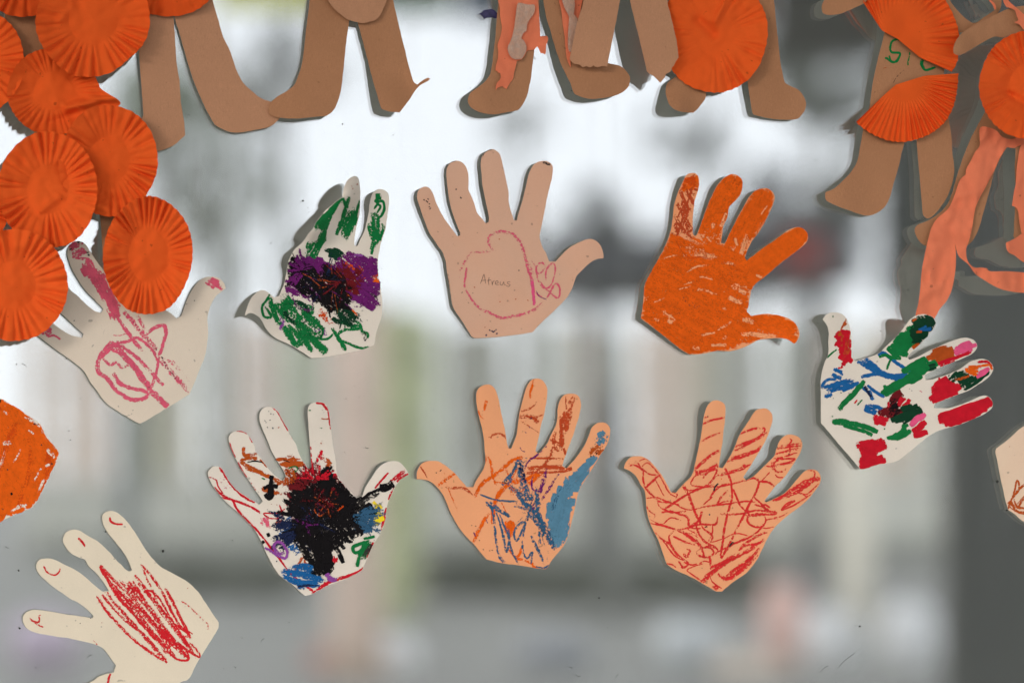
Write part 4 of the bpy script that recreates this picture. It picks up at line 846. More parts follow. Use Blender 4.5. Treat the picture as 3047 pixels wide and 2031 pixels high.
h.hatch('black', [(600, 720), (720, 770), (860, 780), (960, 880), (1060, 1080), (1020, 1150), (880, 1120), (760, 1050), (640, 950), (540, 840)], 48, 24, 36, .80, .9)
h.hatch('black', [(680, 790), (900, 800), (1000, 1040), (880, 1100), (700, 960)], 40, 36, 36, .62, .9)
h.hatch('soot', [(1090, 820), (1140, 880), (1230, 980), (1250, 1050), (1170, 980)], 55, 24, 26, .60)
for st, w_ in (([(780, 900), (850, 980), (910, 1040)], 8), ([(620, 800), (740, 860), (830, 880)], 6), ([(700, 840), (860, 980), (960, 1080)], 6), ([(900, 780), (960, 850)], 6)): h.stroke('rust', w_, .52, st)
h.hatch('deep_orange', [(760, 1090), (840, 1110), (930, 1200), (870, 1250), (760, 1160)], 60, 28, 30, .58); h.hatch('violet', [(700, 1180), (780, 1190), (860, 1290), (800, 1320), (720, 1240)], 70, 34, 26, .48); h.hatch('violet', [(480, 1140), (530, 1150), (480, 1260), (460, 1250)], 110, 30, 22, .5)
h.hatch('green', [(480, 980), (560, 1000), (640, 1070), (740, 1080), (700, 1180), (620, 1210), (540, 1190), (500, 1100)], 50, 34, 40, .64)
for st, w_ in (([(400, 980), (370, 1030), (340, 1080), (355, 1150), (410, 1155), (360, 1070)], 16), ([(395, 1000), (420, 1080), (450, 1160), (480, 1220)], 34), ([(440, 1050), (490, 1130), (540, 1190)], 30), ([(510, 1230), (560, 1310), (620, 1390)], 40), ([(540, 1220), (620, 1300), (640, 1380)], 34), ([(600, 1250), (680, 1340), (730, 1430)], 40), ([(680, 1270), (760, 1360), (840, 1440)], 44), ([(640, 1200), (720, 1310), (850, 1420)], 34), ([(790, 1330), (850, 1325), (890, 1290)], 14), ([(880, 1240), (940, 1330), (990, 1420)], 26), ([(930, 1290), (990, 1255), (1090, 1250), (1110, 1230)], 18), ([(960, 1340), (1040, 1375), (1120, 1400), (1200, 1380)], 16), ([(940, 1180), (1020, 1220), (1100, 1240)], 30), ([(1040, 1170), (1090, 1210), (1120, 1270), (1160, 1290), (1150, 1330)], 20)):
    h.stroke('green', w_, .74, st)
h.hatch('dark_green', [(880, 1110), (1060, 1120), (1090, 1180), (1040, 1230), (900, 1190)], 40, 30, 36, .7); h.hatch('soot', [(1105, 1270), (1165, 1280), (1160, 1340), (1110, 1330)], 60, 28, 34, .35); h.specks('rust', [(1080, 130), (1040, 140), (1045, 160), (640, 680)], 10, .6); h.stroke('soot', 26, .38, [(1020, 210), (1060, 195)])
h.burst('black', 760, 880, 150, 300, 34, 18, .72, .3, 1.3); h.burst('black', 700, 850, 100, 240, 26, 18, .68, 2.6, 4.2); h.burst('purple', 1050, 880, 120, 260, 26, 18, .70, -.9, 1.0); h.burst('purple', 700, 800, 100, 210, 20, 18, .66, 2.4, 4.4); h.burst('navy', 820, 900, 40, 260, 20, 12, .42); h.burst('maroon', 980, 880, 30, 200, 20, 12, .48); h.burst('rust', 900, 900, 30, 230, 8, 7, .42)
h.scrawl('dark_green', 610, 1120, 120, 90, 3, 16, .62, .6); h.scrawl('green', 700, 1240, 130, 90, 4, 17, .66, .7); h.scrawl('purple', 640, 1040, 120, 60, 2, 14, .5, .6); h.burst('dark_green', 960, 1090, 40, 190, 22, 16, .62, .2, 1.6); h.burst('green', 640, 1180, 60, 210, 22, 18, .62, .4, 1.6); h.burst('green', 600, 1060, 40, 150, 14, 18, .6, 2.5, 4.0)
h.hatch('violet', [(1000, 690), (1080, 670), (1150, 680), (1040, 705)], 0, 14, 14, .6); h.stroke('orange', 10, .7, [(1040, 1100), (1080, 1145)])
h.done()

# --- beige hand with pink finger, under the cups
T_ = (0, 450, 700/1829)
h = hand(T_, [(525, 790), (532, 745), (560, 710), (600, 697), (640, 705), (675, 735), (700, 775), (740, 840), (790, 905), (850, 1000), (910, 1100), (945, 1180), (960, 1050), (950, 850), (975, 730), (1040, 690), (1100, 730), (1125, 850), (1160, 1050), (1210, 1200), (1270, 1225), (1330, 1260), (1372, 1298, 1), (1410, 1280, 1), (1425, 1230), (1450, 1160), (1490, 1080), (1540, 1015), (1590, 980), (1650, 973), (1700, 985), (1740, 1020), (1755, 1065, 1), (1710, 1100), (1680, 1125), (1655, 1160), (1630, 1220), (1612, 1300), (1618, 1400), (1612, 1480), (1590, 1600), (1550, 1700), (1515, 1790), (1473, 1888, 1), (1280, 2005), (1140, 2090), (1088, 2117, 1), (1050, 2100), (950, 2040), (870, 1990), (810, 1940), (760, 1870), (700, 1790), (655, 1710), (590, 1650), (520, 1600), (440, 1545), (380, 1500), (330, 1460), (262, 1405), (230, 1340), (270, 1290), (330, 1290), (385, 1320), (430, 1350), (490, 1395), (560, 1430), (640, 1448, 1), (650, 1420, 1), (580, 1360), (520, 1300), (440, 1225), (400, 1150), (390, 1060), (430, 1000), (500, 1010), (545, 1075), (590, 1110), (640, 1160), (690, 1205), (740, 1240), (785, 1258, 1), (803, 1225, 1), (760, 1180), (700, 1120), (640, 1050), (590, 970), (550, 890), (530, 830)],
    'beige', 'beige hand with pink crayon finger and loops, half under the orange cups', .0020, [(600, 740, 200, .0012), (1650, 1020, 200, .0016), (250, 1400, 200, .001)], 55)
pk = 'rose'
h.hatch(pk, [(540, 720), (600, 700), (660, 730), (680, 790), (620, 830), (540, 810)], 150, 22, 26, .70); h.specks('soot', [(555, 755), (545, 765), (680, 780), (690, 800), (610, 715)], 14, .6); h.stroke('soot', 12, .5, [(560, 705), (600, 697), (650, 712)])
h.stroke(pk, 18, .7, [(560, 820), (640, 835), (690, 840), (720, 880), (735, 910)]); h.hatch(pk, [(620, 840), (670, 850), (730, 930), (800, 960), (810, 1000), (870, 1100), (930, 1220), (900, 1310), (860, 1290), (840, 1200), (740, 1060), (650, 920)], 60, 20, 44, .78)
h.hatch(pk, [(740, 900), (800, 940), (815, 1000), (760, 960)], 60, 24, 20, .5)
for st, w_, o_ in (([(900, 1270), (960, 1360), (1010, 1430), (1060, 1500), (1130, 1570)], 26, .62), ([(960, 1240), (1030, 1320), (1090, 1400), (1150, 1460), (1220, 1540)], 30, .6), ([(1060, 1270), (1100, 1340), (1120, 1400), (1130, 1430)], 26, .55), ([(880, 1430), (930, 1430), (985, 1415)], 8, .6),
                   ([(1130, 1425), (1170, 1390), (1230, 1360), (1275, 1355), (1290, 1400), (1275, 1470), (1245, 1560), (1230, 1620)], 24, .7),
                   ([(1230, 1640), (1195, 1560), (1120, 1480), (1060, 1450), (980, 1480), (870, 1490)], 20, .66), ([(870, 1490), (800, 1560), (760, 1640), (770, 1720), (830, 1760), (900, 1850), (1000, 1920), (1090, 1930), (1150, 1890), (1110, 1860), (1020, 1840), (930, 1800), (880, 1720)], 26, .7),
                   ([(780, 1600), (850, 1530), (930, 1560), (1020, 1650), (1100, 1750), (1170, 1850), (1250, 1930), (1340, 2010)], 36, .76), ([(830, 1520), (900, 1510), (980, 1600), (1060, 1700), (1140, 1800)], 30, .72), ([(850, 1480), (950, 1520), (1060, 1600), (1160, 1700), (1230, 1780), (1270, 1820)], 22, .66),
                   ([(1040, 1650), (1120, 1760), (1170, 1840), (1210, 1740), (1240, 1600)], 20, .62), ([(1230, 1600), (1300, 1680), (1380, 1760), (1450, 1840), (1480, 1890)], 30, .50), ([(1260, 1600), (1340, 1640), (1400, 1700), (1470, 1790)], 26, .42), ([(1150, 1500), (1250, 1620), (1330, 1720), (1430, 1840)], 30, .45), ([(800, 1610), (860, 1660), (900, 1640), (950, 1680), (1000, 1660)], 18, .66)):
    h.stroke(pk, w_, o_, st)
for st in ([(1010, 1290), (1060, 1350), (1110, 1430)], [(1120, 1420), (1180, 1500), (1250, 1580)], [(1240, 1560), (1300, 1680), (1400, 1800)]): h.stroke('soot', 12, .42, st)
h.hatch(pk, [(1600, 985), (1660, 980), (1730, 1050), (1720, 1090), (1650, 1060), (1595, 1030)], 35, 18, 22, .74); h.hatch(pk, [(300, 1370), (370, 1350), (400, 1390), (370, 1440), (310, 1410)], 60, 18, 24, .72); h.stroke(pk, 14, .7, [(370, 1440), (420, 1430), (470, 1460)]); h.stroke(pk, 10, .6, [(265, 1405), (310, 1450), (345, 1480)])
h.specks('soot', [(577, 1318), (1513, 1160), (1160, 1830), (780, 1230)], 8, .8)
h.done()

# --- orange hand cut by the left edge
T_ = (0, 1150, 700/1246)
h = hand(T_, [(0, 65), (50, 90), (110, 125), (170, 165), (210, 195), (245, 260), (290, 315), (316, 345, 1), (300, 400), (270, 460), (230, 540), (200, 600), (170, 640, 1), (110, 665), (50, 690), (0, 715), (-60, 760), (-130, 830), (-200, 850), (-220, 800), (-170, 730), (-130, 680), (-300, 740), (-430, 760), (-450, 710), (-330, 650), (-200, 590), (-380, 590), (-520, 580), (-530, 520), (-400, 500), (-210, 500), (-380, 420), (-480, 360), (-460, 310), (-330, 350), (-190, 410), (-270, 300), (-310, 220), (-260, 200), (-180, 290), (-120, 250), (-70, 130)],
    'white', 'orange coloured hand cut by the left edge, only its wrist showing', .0016, [], 56)
og = 'orange'
h.hatch(og, [(-60, 60), (0, 72), (60, 105), (150, 165), (190, 210), (240, 275), (300, 345), (270, 440), (220, 540), (165, 630), (0, 700), (-120, 640)], 118, 22, 40, .98)
h.hatch(og, [(-60, 90), (30, 95), (140, 175), (230, 290), (285, 350), (240, 480), (150, 620), (-60, 680)], 118, 30, 40, .9)
h.hatch(og, [(-60, 50), (0, 60), (120, 125), (215, 195), (320, 345), (170, 645), (0, 720), (-120, 700)], 60, 26, 40, .80)
h.hatch('deep_orange', [(0, 100), (200, 250), (260, 350), (150, 600), (0, 660)], 100, 80, 30, .42)
for st, w_ in (([(15, 300), (60, 295)], 22), ([(30, 340), (10, 400), (-5, 440)], 16), ([(110, 330), (85, 380), (60, 410)], 8), ([(175, 510), (195, 470), (220, 430)], 10), ([(55, 660), (100, 635), (130, 630)], 16), ([(130, 640), (140, 620)], 12), ([(250, 330), (290, 375)], 18), ([(130, 160), (190, 190), (230, 225)], 14), ([(200, 560), (235, 490)], 12), ([(240, 420), (265, 410)], 16), ([(150, 230), (180, 250)], 10), ([(20, 130), (40, 145)], 10)):
    h.stroke('bone', w_, .52, st)
h.specks('black', [(62, 570), (5, 68), (-2, 72)], 12, 1.0); h.specks('soot', [(220, 310), (40, 440), (275, 405), (15, 650)], 8, .7); h.stroke('soot', 10, .5, [(175, 195), (205, 200)])
h.done()

# --- cream hand at the bottom left
h = hand(T_, [(540, 690), (550, 670), (575, 658), (610, 660), (640, 680), (670, 710), (705, 755), (740, 810), (770, 860), (800, 900), (850, 950), (920, 990), (990, 1030), (1050, 1085), (1080, 1130), (1120, 1190), (1158, 1246, 1), (1156, 1275), (1110, 1355), (1050, 1450), (1007, 1538, 1), (990, 1552), (960, 1562), (880, 1620), (760, 1680), (640, 1670), (560, 1620), (480, 1650), (420, 1640), (430, 1590), (490, 1558), (520, 1535), (560, 1520), (603, 1511, 1), (613, 1475, 1), (590, 1440), (560, 1400), (540, 1380), (500, 1362), (430, 1345), (360, 1330), (290, 1320), (220, 1308), (170, 1295), (140, 1275), (122, 1240), (125, 1210), (150, 1187), (190, 1180), (240, 1185), (300, 1195), (370, 1207), (430, 1215), (490, 1224, 1), (495, 1212, 1), (470, 1185), (420, 1145), (370, 1120), (320, 1085), (270, 1050), (220, 1005), (195, 970), (192, 940), (210, 915), (250, 908), (290, 915), (340, 940), (400, 970), (450, 1005), (500, 1050), (545, 1085, 1), (577, 1080, 1), (545, 1030), (510, 985), (470, 950), (450, 915), (410, 900), (370, 875), (340, 835), (335, 800), (350, 770), (380, 756), (420, 760), (460, 785), (520, 820), (570, 865), (620, 920), (665, 965), (685, 977, 1), (700, 970, 1), (680, 920), (650, 870), (610, 820), (570, 770), (548, 730)],
    'cream', 'cream hand with red zigzag scribble and drawn fingernails', .0013, [], 57)
rd = 'red'
h.stroke(rd, 16, .72, [(530, 945), (560, 1000), (600, 1070), (660, 1150), (740, 1240), (820, 1330), (850, 1345)]); h.stroke(rd, 13, .66, [(530, 945), (600, 1020), (660, 1080), (720, 1150), (800, 1230), (880, 1320), (1000, 1440)])
zz = [(512, 1105), (560, 1180), (620, 1250), (700, 1330), (790, 1400), (890, 1460), (840, 1400), (760, 1310), (680, 1250), (600, 1170), (540, 1100)]
h.stroke(rd, 13, .68, zz[:6]); h.stroke(rd, 12, .66, zz[5:])
for k in range(13):
    f = k / 12; a = (555 + 190 * f, 1080 - 60 * f + 40 * math.sin(k * 2.3)); b_ = (850 + 190 * f, 1420 - 10 * f + 24 * math.sin(k * 1.7))
    m = ((a[0] + b_[0]) / 2 - 8 + 16 * ((k * 7) % 3) / 2, (a[1] + b_[1]) / 2 - 6)
    h.stroke(rd, 15, .52 + .12 * ((k * 5) % 4) / 3, [a, m, b_])
h.stroke(rd, 12, .66, [(745, 938), (800, 1000), (860, 1090), (910, 1190), (960, 1270), (1020, 1310)]); h.stroke(rd, 10, .6, [(750, 940), (775, 1010), (810, 1080), (840, 1150), (900, 1230)]); h.stroke(rd, 12, .74, [(875, 1065), (910, 1130), (950, 1210), (990, 1290), (1010, 1335)])
h.stroke(rd, 10, .66, [(760, 1090), (800, 1080), (850, 1130), (890, 1200), (930, 1260), (1000, 1310), (960, 1330)]); h.stroke(rd, 18, .56, [(705, 1025), (740, 1090), (780, 1160), (850, 1230)]); h.stroke(rd, 16, .36, [(670, 985), (690, 1060), (720, 1110)])
h.stroke(rd, 10, .72, [(890, 1330), (900, 1370), (885, 1390), (920, 1430), (960, 1448), (1000, 1440), (980, 1390), (930, 1350), (900, 1360)]); h.stroke(rd, 9, .72, [(940, 1350), (1000, 1400), (1060, 1430), (1040, 1390), (1000, 1350)]); h.hatch(rd, [(780, 1230), (880, 1270), (960, 1360), (940, 1390), (860, 1330)], 50, 18, 18, .62)
h.stroke(rd, 7, .5, [(930, 1130), (980, 1145), (1030, 1190), (1080, 1240), (1100, 1255), (1100, 1285)]); h.stroke(rd, 9, .76, [(583, 690), (585, 710), (610, 725), (650, 728)]); h.stroke(rd, 9, .66, [(415, 800), (435, 820), (450, 845)]); h.stroke(rd, 8, .7, [(232, 948), (250, 980), (285, 997), (310, 985), (318, 962)]); h.stroke(rd, 8, .66, [(150, 1218), (175, 1240), (205, 1245), (208, 1212), (215, 1208)]); h.stroke(rd, 7, .6, [(180, 1245), (205, 1262), (230, 1272)])
h.stroke(rd, 5, .6, [(492, 1340), (515, 1365), (545, 1390), (565, 1420)]); h.stroke(rd, 10, .7, [(585, 1518), (575, 1545), (572, 1580)]); h.specks('rust', [(615, 945), (520, 1150), (545, 1245), (990, 1070)], 12, .26); h.specks('soot', [(425, 1252), (605, 910), (480, 1225)], 5, .8)
h.done()

# --- white hand with black burst
h = hand((590, 1180, 650/1671), [(72, 590), (85, 555), (115, 532), (150, 530), (180, 545), (205, 590), (235, 640), (270, 690), (320, 730), (380, 770), (430, 800), (465, 822, 1), (493, 800, 1), (470, 760), (430, 705), (390, 645), (345, 585), (300, 500), (260, 420), (235, 350), (233, 310), (250, 280), (290, 260), (330, 260), (370, 280), (400, 320), (430, 370), (440, 420), (480, 470), (530, 540), (575, 590), (620, 625), (645, 640, 1), (670, 610, 1), (650, 560), (610, 500), (570, 430), (540, 360), (510, 290), (480, 220), (468, 160), (475, 115), (500, 85), (540, 76), (580, 85), (610, 115), (640, 170), (680, 240), (715, 310), (750, 370), (770, 430), (800, 490), (840, 550, 1), (863, 550, 1), (860, 470), (855, 380), (847, 280), (840, 180), (837, 110), (850, 65), (880, 45), (930, 40), (970, 55), (995, 95), (1005, 160), (1015, 240), (1025, 320), (1035, 400), (1050, 480), (1057, 560), (1065, 600), (1090, 640), (1130, 690), (1175, 735), (1205, 768, 1), (1256, 755, 1),
    (1275, 700), (1310, 640), (1350, 580), (1390, 530), (1440, 500), (1490, 490), (1540, 500), (1580, 540), (1600, 570), (1611, 597, 1), (1570, 615), (1530, 650), (1500, 700), (1475, 760), (1450, 810), (1440, 870), (1435, 930), (1415, 990), (1390, 1050), (1350, 1110), (1310, 1190), (1290, 1240), (1250, 1330, 1), (1130, 1390), (1000, 1440), (920, 1480), (855, 1512, 1), (820, 1520, 1), (780, 1490), (720, 1435), (640, 1380), (600, 1335), (560, 1270), (520, 1190), (490, 1120), (460, 1060), (420, 1000), (370, 950), (300, 880), (240, 830), (190, 780), (140, 720), (100, 660)],
    'white', 'white hand with a black crayon burst over the palm and red edges', .0018, [(910, 80, 200, .0032), (1450, 540, 220, .0034), (540, 130, 200, .0012)], 58)
for st, w_ in (([(985, 70), (995, 110), (1005, 180), (1015, 250)], 14), ([(900, 45), (950, 55), (985, 100)], 16), ([(570, 82), (610, 120), (650, 190), (690, 260), (720, 320)], 12), ([(480, 220), (500, 280), (540, 370)], 8), ([(290, 262), (340, 265), (380, 290), (415, 350)], 10), ([(236, 350), (265, 430), (305, 510), (350, 590), (400, 660), (440, 720)], 12), ([(160, 535), (200, 590), (240, 650), (300, 720), (380, 780), (465, 818)], 20), ([(856, 380), (860, 460), (868, 540)], 14), ([(800, 490), (830, 540), (860, 555), (880, 500)], 12), ([(75, 615), (110, 620), (140, 640), (155, 690), (190, 740)], 10), ([(120, 690), (170, 740), (240, 780), (330, 810), (420, 850), (480, 890)], 14), ([(180, 770), (260, 790), (290, 850), (370, 940), (450, 1020), (520, 1110), (600, 1210), (690, 1330)], 13), ([(620, 820), (640, 910), (560, 930), (500, 890), (600, 890), (670, 850)], 9), ([(690, 1330), (760, 1400), (840, 1460), (900, 1490)], 14), ([(1605, 590), (1560, 620), (1520, 650)], 20), ([(1580, 560), (1520, 610), (1470, 650)], 26), ([(1500, 680), (1460, 780), (1430, 900), (1400, 1020)], 16), ([(1340, 1110), (1300, 1210), (1250, 1320), (1140, 1370), (1060, 1400)], 16), ([(870, 1505), (960, 1440), (1020, 1410), (1120, 1375)], 22), ([(1455, 580), (1400, 640), (1350, 700)], 12)):
    h.stroke('crimson', w_, .78, st)
h.hatch('crimson', [(950, 1430), (1040, 1400), (1000, 1440), (960, 1460)], 20, 16, 20, .5); h.hatch('rose', [(470, 900), (530, 930), (560, 1020), (500, 1010)], 70, 22, 24, .56); h.hatch('rose', [(140, 600), (220, 620), (260, 690), (190, 720)], 60, 24, 40, .22)
h.hatch('crimson', [(800, 560), (880, 540), (960, 560), (1080, 600), (1100, 660), (1000, 700), (800, 660)], 70, 26, 30, .72); h.hatch('crimson', [(900, 560), (935, 400), (960, 400), (900, 600)], 100, 18, 20, .6); h.hatch('crimson', [(700, 700), (800, 680), (780, 950), (740, 960), (690, 800)], 80, 26, 30, .62); h.hatch('crimson', [(1000, 1200), (1060, 1240), (1030, 1300)], 80, 16, 24, .72)
for st, w_ in (([(350, 380), (345, 420), (360, 450), (450, 435)], 20), ([(450, 470), (370, 470), (330, 495), (400, 540), (480, 580), (560, 620), (640, 660)], 26), ([(360, 540), (430, 570), (520, 600)], 20), ([(470, 480), (520, 530), (570, 580)], 12), ([(610, 500), (640, 560), (670, 620)], 30), ([(630, 660), (560, 690), (490, 700), (540, 720), (640, 740)], 24), ([(590, 970), (640, 940)], 26)):
    h.stroke('rust', w_, .74, st)
h.hatch('rust', [(600, 475), (800, 480), (815, 525), (650, 525)], 178, 14, 24, .84); h.hatch('rust', [(600, 440), (770, 430), (790, 470), (620, 480)], 175, 26, 18, .45); h.hatch('rust', [(670, 560), (790, 560), (800, 640), (740, 720), (660, 700)], 110, 30, 24, .62); h.hatch('rust', [(950, 440), (1010, 480), (1050, 560), (980, 560)], 70, 22, 28, .58); h.stroke('rust', 16, .75, [(810, 1190), (780, 1260), (740, 1330)]); h.stroke('rust', 14, .7, [(800, 1200), (820, 1270), (860, 1310)])
h.hatch('blue', [(600, 960), (740, 910), (780, 1000), (780, 1180), (720, 1200), (640, 1100)], 150, 30, 42, .66); h.hatch('navy', [(580, 1000), (720, 920), (860, 940), (900, 1150), (800, 1200), (660, 1080)], 150, 26, 46, .76)
h.hatch('slate_blue', [(1180, 880), (1400, 860), (1380, 980), (1240, 1050), (1140, 1000)], 160, 26, 42, .74)
h.hatch('yellow', [(1310, 800), (1390, 830), (1400, 980), (1350, 970), (1360, 880)], 60, 22, 30, .84); h.hatch('dark_green', [(1250, 840), (1350, 840), (1380, 900), (1320, 960)], 160, 24, 30, .66)
h.hatch('maroon', [(690, 620), (1080, 600), (1160, 740), (1180, 900), (1000, 960), (760, 960), (690, 800)], 40, 30, 50, .80)
h.hatch('black', [(860, 600), (1000, 550), (1010, 620), (1080, 640), (1200, 780), (1300, 840), (1330, 920), (1280, 1000), (1140, 1080), (1060, 1120), (1010, 1330), (890, 1350), (850, 1200), (760, 1100), (640, 1060), (720, 960), (690, 800), (760, 680)], 58, 24, 44, .80, .9)
h.hatch('black', [(780, 700), (1100, 690), (1240, 860), (1200, 1000), (1000, 1120), (780, 1080), (740, 900)], 140, 34, 44, .62, .9)
h.hatch('black', [(880, 1100), (1020, 1090), (1000, 1340), (900, 1350)], 88, 22, 40, .95)
for st, w_ in (([(930, 620), (970, 580), (1000, 550)], 40), ([(560, 600), (560, 660), (555, 720), (550, 780)], 34), ([(500, 700), (560, 680), (610, 690)], 26), ([(510, 740), (540, 770), (570, 740)], 34), ([(1060, 1150), (1080, 1200), (1110, 1270)], 26), ([(820, 1190), (840, 1250)], 26), ([(1130, 680), (1150, 740), (1130, 790)], 20), ([(1390, 690), (1440, 690), (1490, 660)], 44), ([(1180, 860), (1260, 780), (1330, 730), (1420, 700)], 20), ([(1150, 840), (1200, 800), (1250, 760)], 20), ([(530, 1040), (540, 1070)], 22), ([(485, 1100), (500, 1120)], 24), ([(650, 480), (700, 500)], 6), ([(370, 500), (430, 490), (490, 500)], 8)): h.stroke('black', w_, .86, st)
h.burst('black', 930, 900, 230, 350, 60, 22, .80); h.burst('black', 950, 1180, 60, 190, 26, 22, .85, .7, 2.4); h.burst('navy', 800, 1000, 120, 300, 26, 24, .62, 2.2, 3.6); h.burst('slate_blue', 1150, 930, 80, 290, 24, 24, .60, -.5, .5); h.burst('maroon', 860, 720, 100, 250, 30, 22, .62, 3.0, 5.2); h.burst('crimson', 900, 640, 40, 170, 18, 16, .55, 3.3, 6.0); h.burst('rust', 760, 640, 40, 170, 16, 16, .5, 2.6, 4.6)
h.burst('maroon', 900, 800, 20, 170, 24, 14, .38); h.burst('navy', 900, 960, 20, 190, 22, 14, .40); h.burst('rust', 980, 820, 10, 120, 8, 9, .34); h.burst('purple', 820, 980, 10, 130, 10, 12, .36)
h.hatch('soot', [(1180, 820), (1350, 720), (1420, 700), (1300, 800), (1200, 880)], 150, 30, 26, .46); h.hatch('maroon', [(860, 700), (1050, 720), (1080, 860), (900, 860)], 30, 44, 20, .45); h.stroke('rust', 10, .5, [(900, 820), (890, 870), (930, 910), (980, 880)]); h.stroke('deep_orange', 18, .5, [(1060, 870), (1110, 830)]); h.stroke('soot', 12, .6, [(930, 1020), (970, 1030), (1010, 1010)])
h.hatch('blue', [(620, 1350), (780, 1290), (870, 1320), (940, 1390), (920, 1450), (740, 1440), (660, 1390)], 10, 26, 36, .74); h.stroke('blue', 16, .7, [(720, 1310), (800, 1280), (870, 1300), (820, 1350), (740, 1330)]); h.stroke('navy', 16, .7, [(760, 1450), (840, 1440), (920, 1450)])
for st, w_ in (([(500, 1150), (560, 1180), (620, 1220), (670, 1230), (680, 1180), (640, 1120), (600, 1110), (580, 1150), (620, 1200), (660, 1190)], 18), ([(980, 1350), (1010, 1390), (1060, 1400)], 30), ([(990, 1390), (1040, 1410)], 20)): h.stroke('violet', w_, .74, st)
for st, w_ in (([(1265, 1085), (1310, 1075), (1350, 1065)], 16), ([(1300, 1100), (1280, 1110), (1220, 1130), (1185, 1150), (1195, 1190), (1240, 1180), (1270, 1140)], 20), ([(1240, 1190), (1225, 1240), (1215, 1300)], 22)): h.stroke('green', w_, .86, st)
h.hatch('green', [(1260, 1120), (1330, 1090), (1280, 1220), (1220, 1280), (1250, 1190)], 110, 18, 26, .78); h.hatch('soot', [(1330, 1110), (1370, 1090), (1290, 1240), (1240, 1280)], 120, 18, 24, .62); h.stroke('green', 9, .7, [(690, 545), (740, 530), (760, 555), (735, 575)]); h.stroke('green', 9, .7, [(485, 620), (510, 632)]); h.stroke('green', 10, .7, [(845, 102), (860, 104)]); h.stroke('rust', 7, .6, [(940, 165), (975, 172), (1000, 165)]); h.stroke('green', 7, .7, [(930, 235), (948, 240)])
h.specks('rust', [(930, 375), (950, 335), (940, 355), (615, 240), (560, 820), (600, 830)], 12, .5); h.specks('soot', [(540, 110), (555, 130), (520, 200), (570, 240), (548, 180), (530, 230), (575, 135), (510, 180), (950, 105), (960, 120)], 9, .5); h.specks('navy', [(600, 1255), (570, 238)], 10, .6)
h.done()

# --- peach hand with blue
h = hand((1220, 1110, 620/1620), [(52, 820, 1), (52, 770), (70, 730), (100, 695), (150, 680), (210, 682), (260, 705), (320, 750), (370, 800), (410, 845), (440, 882, 1), (492, 884, 1), (510, 840), (550, 780), (580, 720), (585, 660), (580, 590), (575, 510), (560, 430), (540, 350), (522, 270), (515, 190), (520, 140), (545, 105), (590, 88), (630, 92), (660, 120), (680, 170), (695, 230), (710, 310), (730, 400), (745, 480), (755, 550), (765, 583, 1), (786, 585, 1), (810, 530), (830, 470), (840, 390), (850, 310), (870, 230), (890, 150), (915, 90), (945, 52), (990, 40), (1030, 55), (1060, 95), (1068, 150), (1060, 220), (1045, 310), (1020, 400), (1005, 480), (985, 560), (975, 605, 1), (1000, 625, 1), (1030, 590), (1070, 540), (1100, 470), (1135, 400), (1145, 330), (1150, 260), (1170, 200), (1210, 165), (1260, 158), (1300, 170), (1325, 205), (1328, 260), (1315, 330), (1290, 410), (1265, 490), (1230, 580), (1205, 650), (1183, 715, 1), (1215, 740, 1),
    (1260, 690), (1310, 630), (1350, 570), (1385, 500), (1410, 430), (1440, 395), (1480, 380), (1520, 385), (1550, 415), (1558, 450), (1545, 520), (1510, 590), (1470, 650), (1430, 720), (1380, 800), (1330, 880), (1305, 940), (1290, 1010), (1275, 1080), (1255, 1160), (1235, 1240), (1210, 1310), (1170, 1370), (1120, 1430), (1085, 1480), (1075, 1505), (1050, 1520, 1), (960, 1510), (840, 1490), (720, 1475), (600, 1447, 1), (550, 1395), (500, 1330), (430, 1260), (370, 1180), (320, 1090), (285, 1010), (260, 950), (220, 895), (180, 855), (130, 830)],
    'peach', 'peach hand with a broad pale blue streak and dark blue zigzags', .0018, [(590, 150, 220, .0012), (1480, 450, 220, .0014), (80, 760, 160, .001)], 59)
h.hatch('pale_blue', [(1240, 830), (1330, 830), (1290, 900), (1230, 960), (1280, 980), (1240, 1060), (1220, 1300), (1110, 1330), (1060, 1160), (1120, 940)], 100, 26, 46, .92); h.hatch('pale_blue', [(1370, 680), (1440, 660), (1400, 760), (1290, 870), (1190, 900), (1250, 800)], 130, 24, 40, .86); h.hatch('pale_blue', [(1480, 460), (1555, 450), (1540, 520), (1460, 580), (1420, 560)], 140, 22, 34, .66)
h.hatch('slate_blue', [(1440, 490), (1540, 480), (1450, 600), (1400, 600)], 140, 30, 26, .40); h.hatch('rust', [(1490, 560), (1525, 545), (1500, 610), (1400, 660), (1360, 680), (1410, 610)], 140, 20, 26, .60); h.hatch('soot', [(1440, 580), (1480, 570), (1400, 660), (1390, 650)], 140, 22, 22, .42); h.stroke('slate_blue', 26, .5, [(1180, 880), (1130, 980), (1110, 1080)])
h.hatch('brick', [(1190, 270), (1270, 290), (1230, 430), (1220, 480), (1180, 590), (1130, 590), (1120, 510), (1160, 400)], 95, 26, 30, .62); h.hatch('brick', [(1120, 520), (1200, 540), (1180, 600), (1120, 600)], 40, 26, 26, .56)
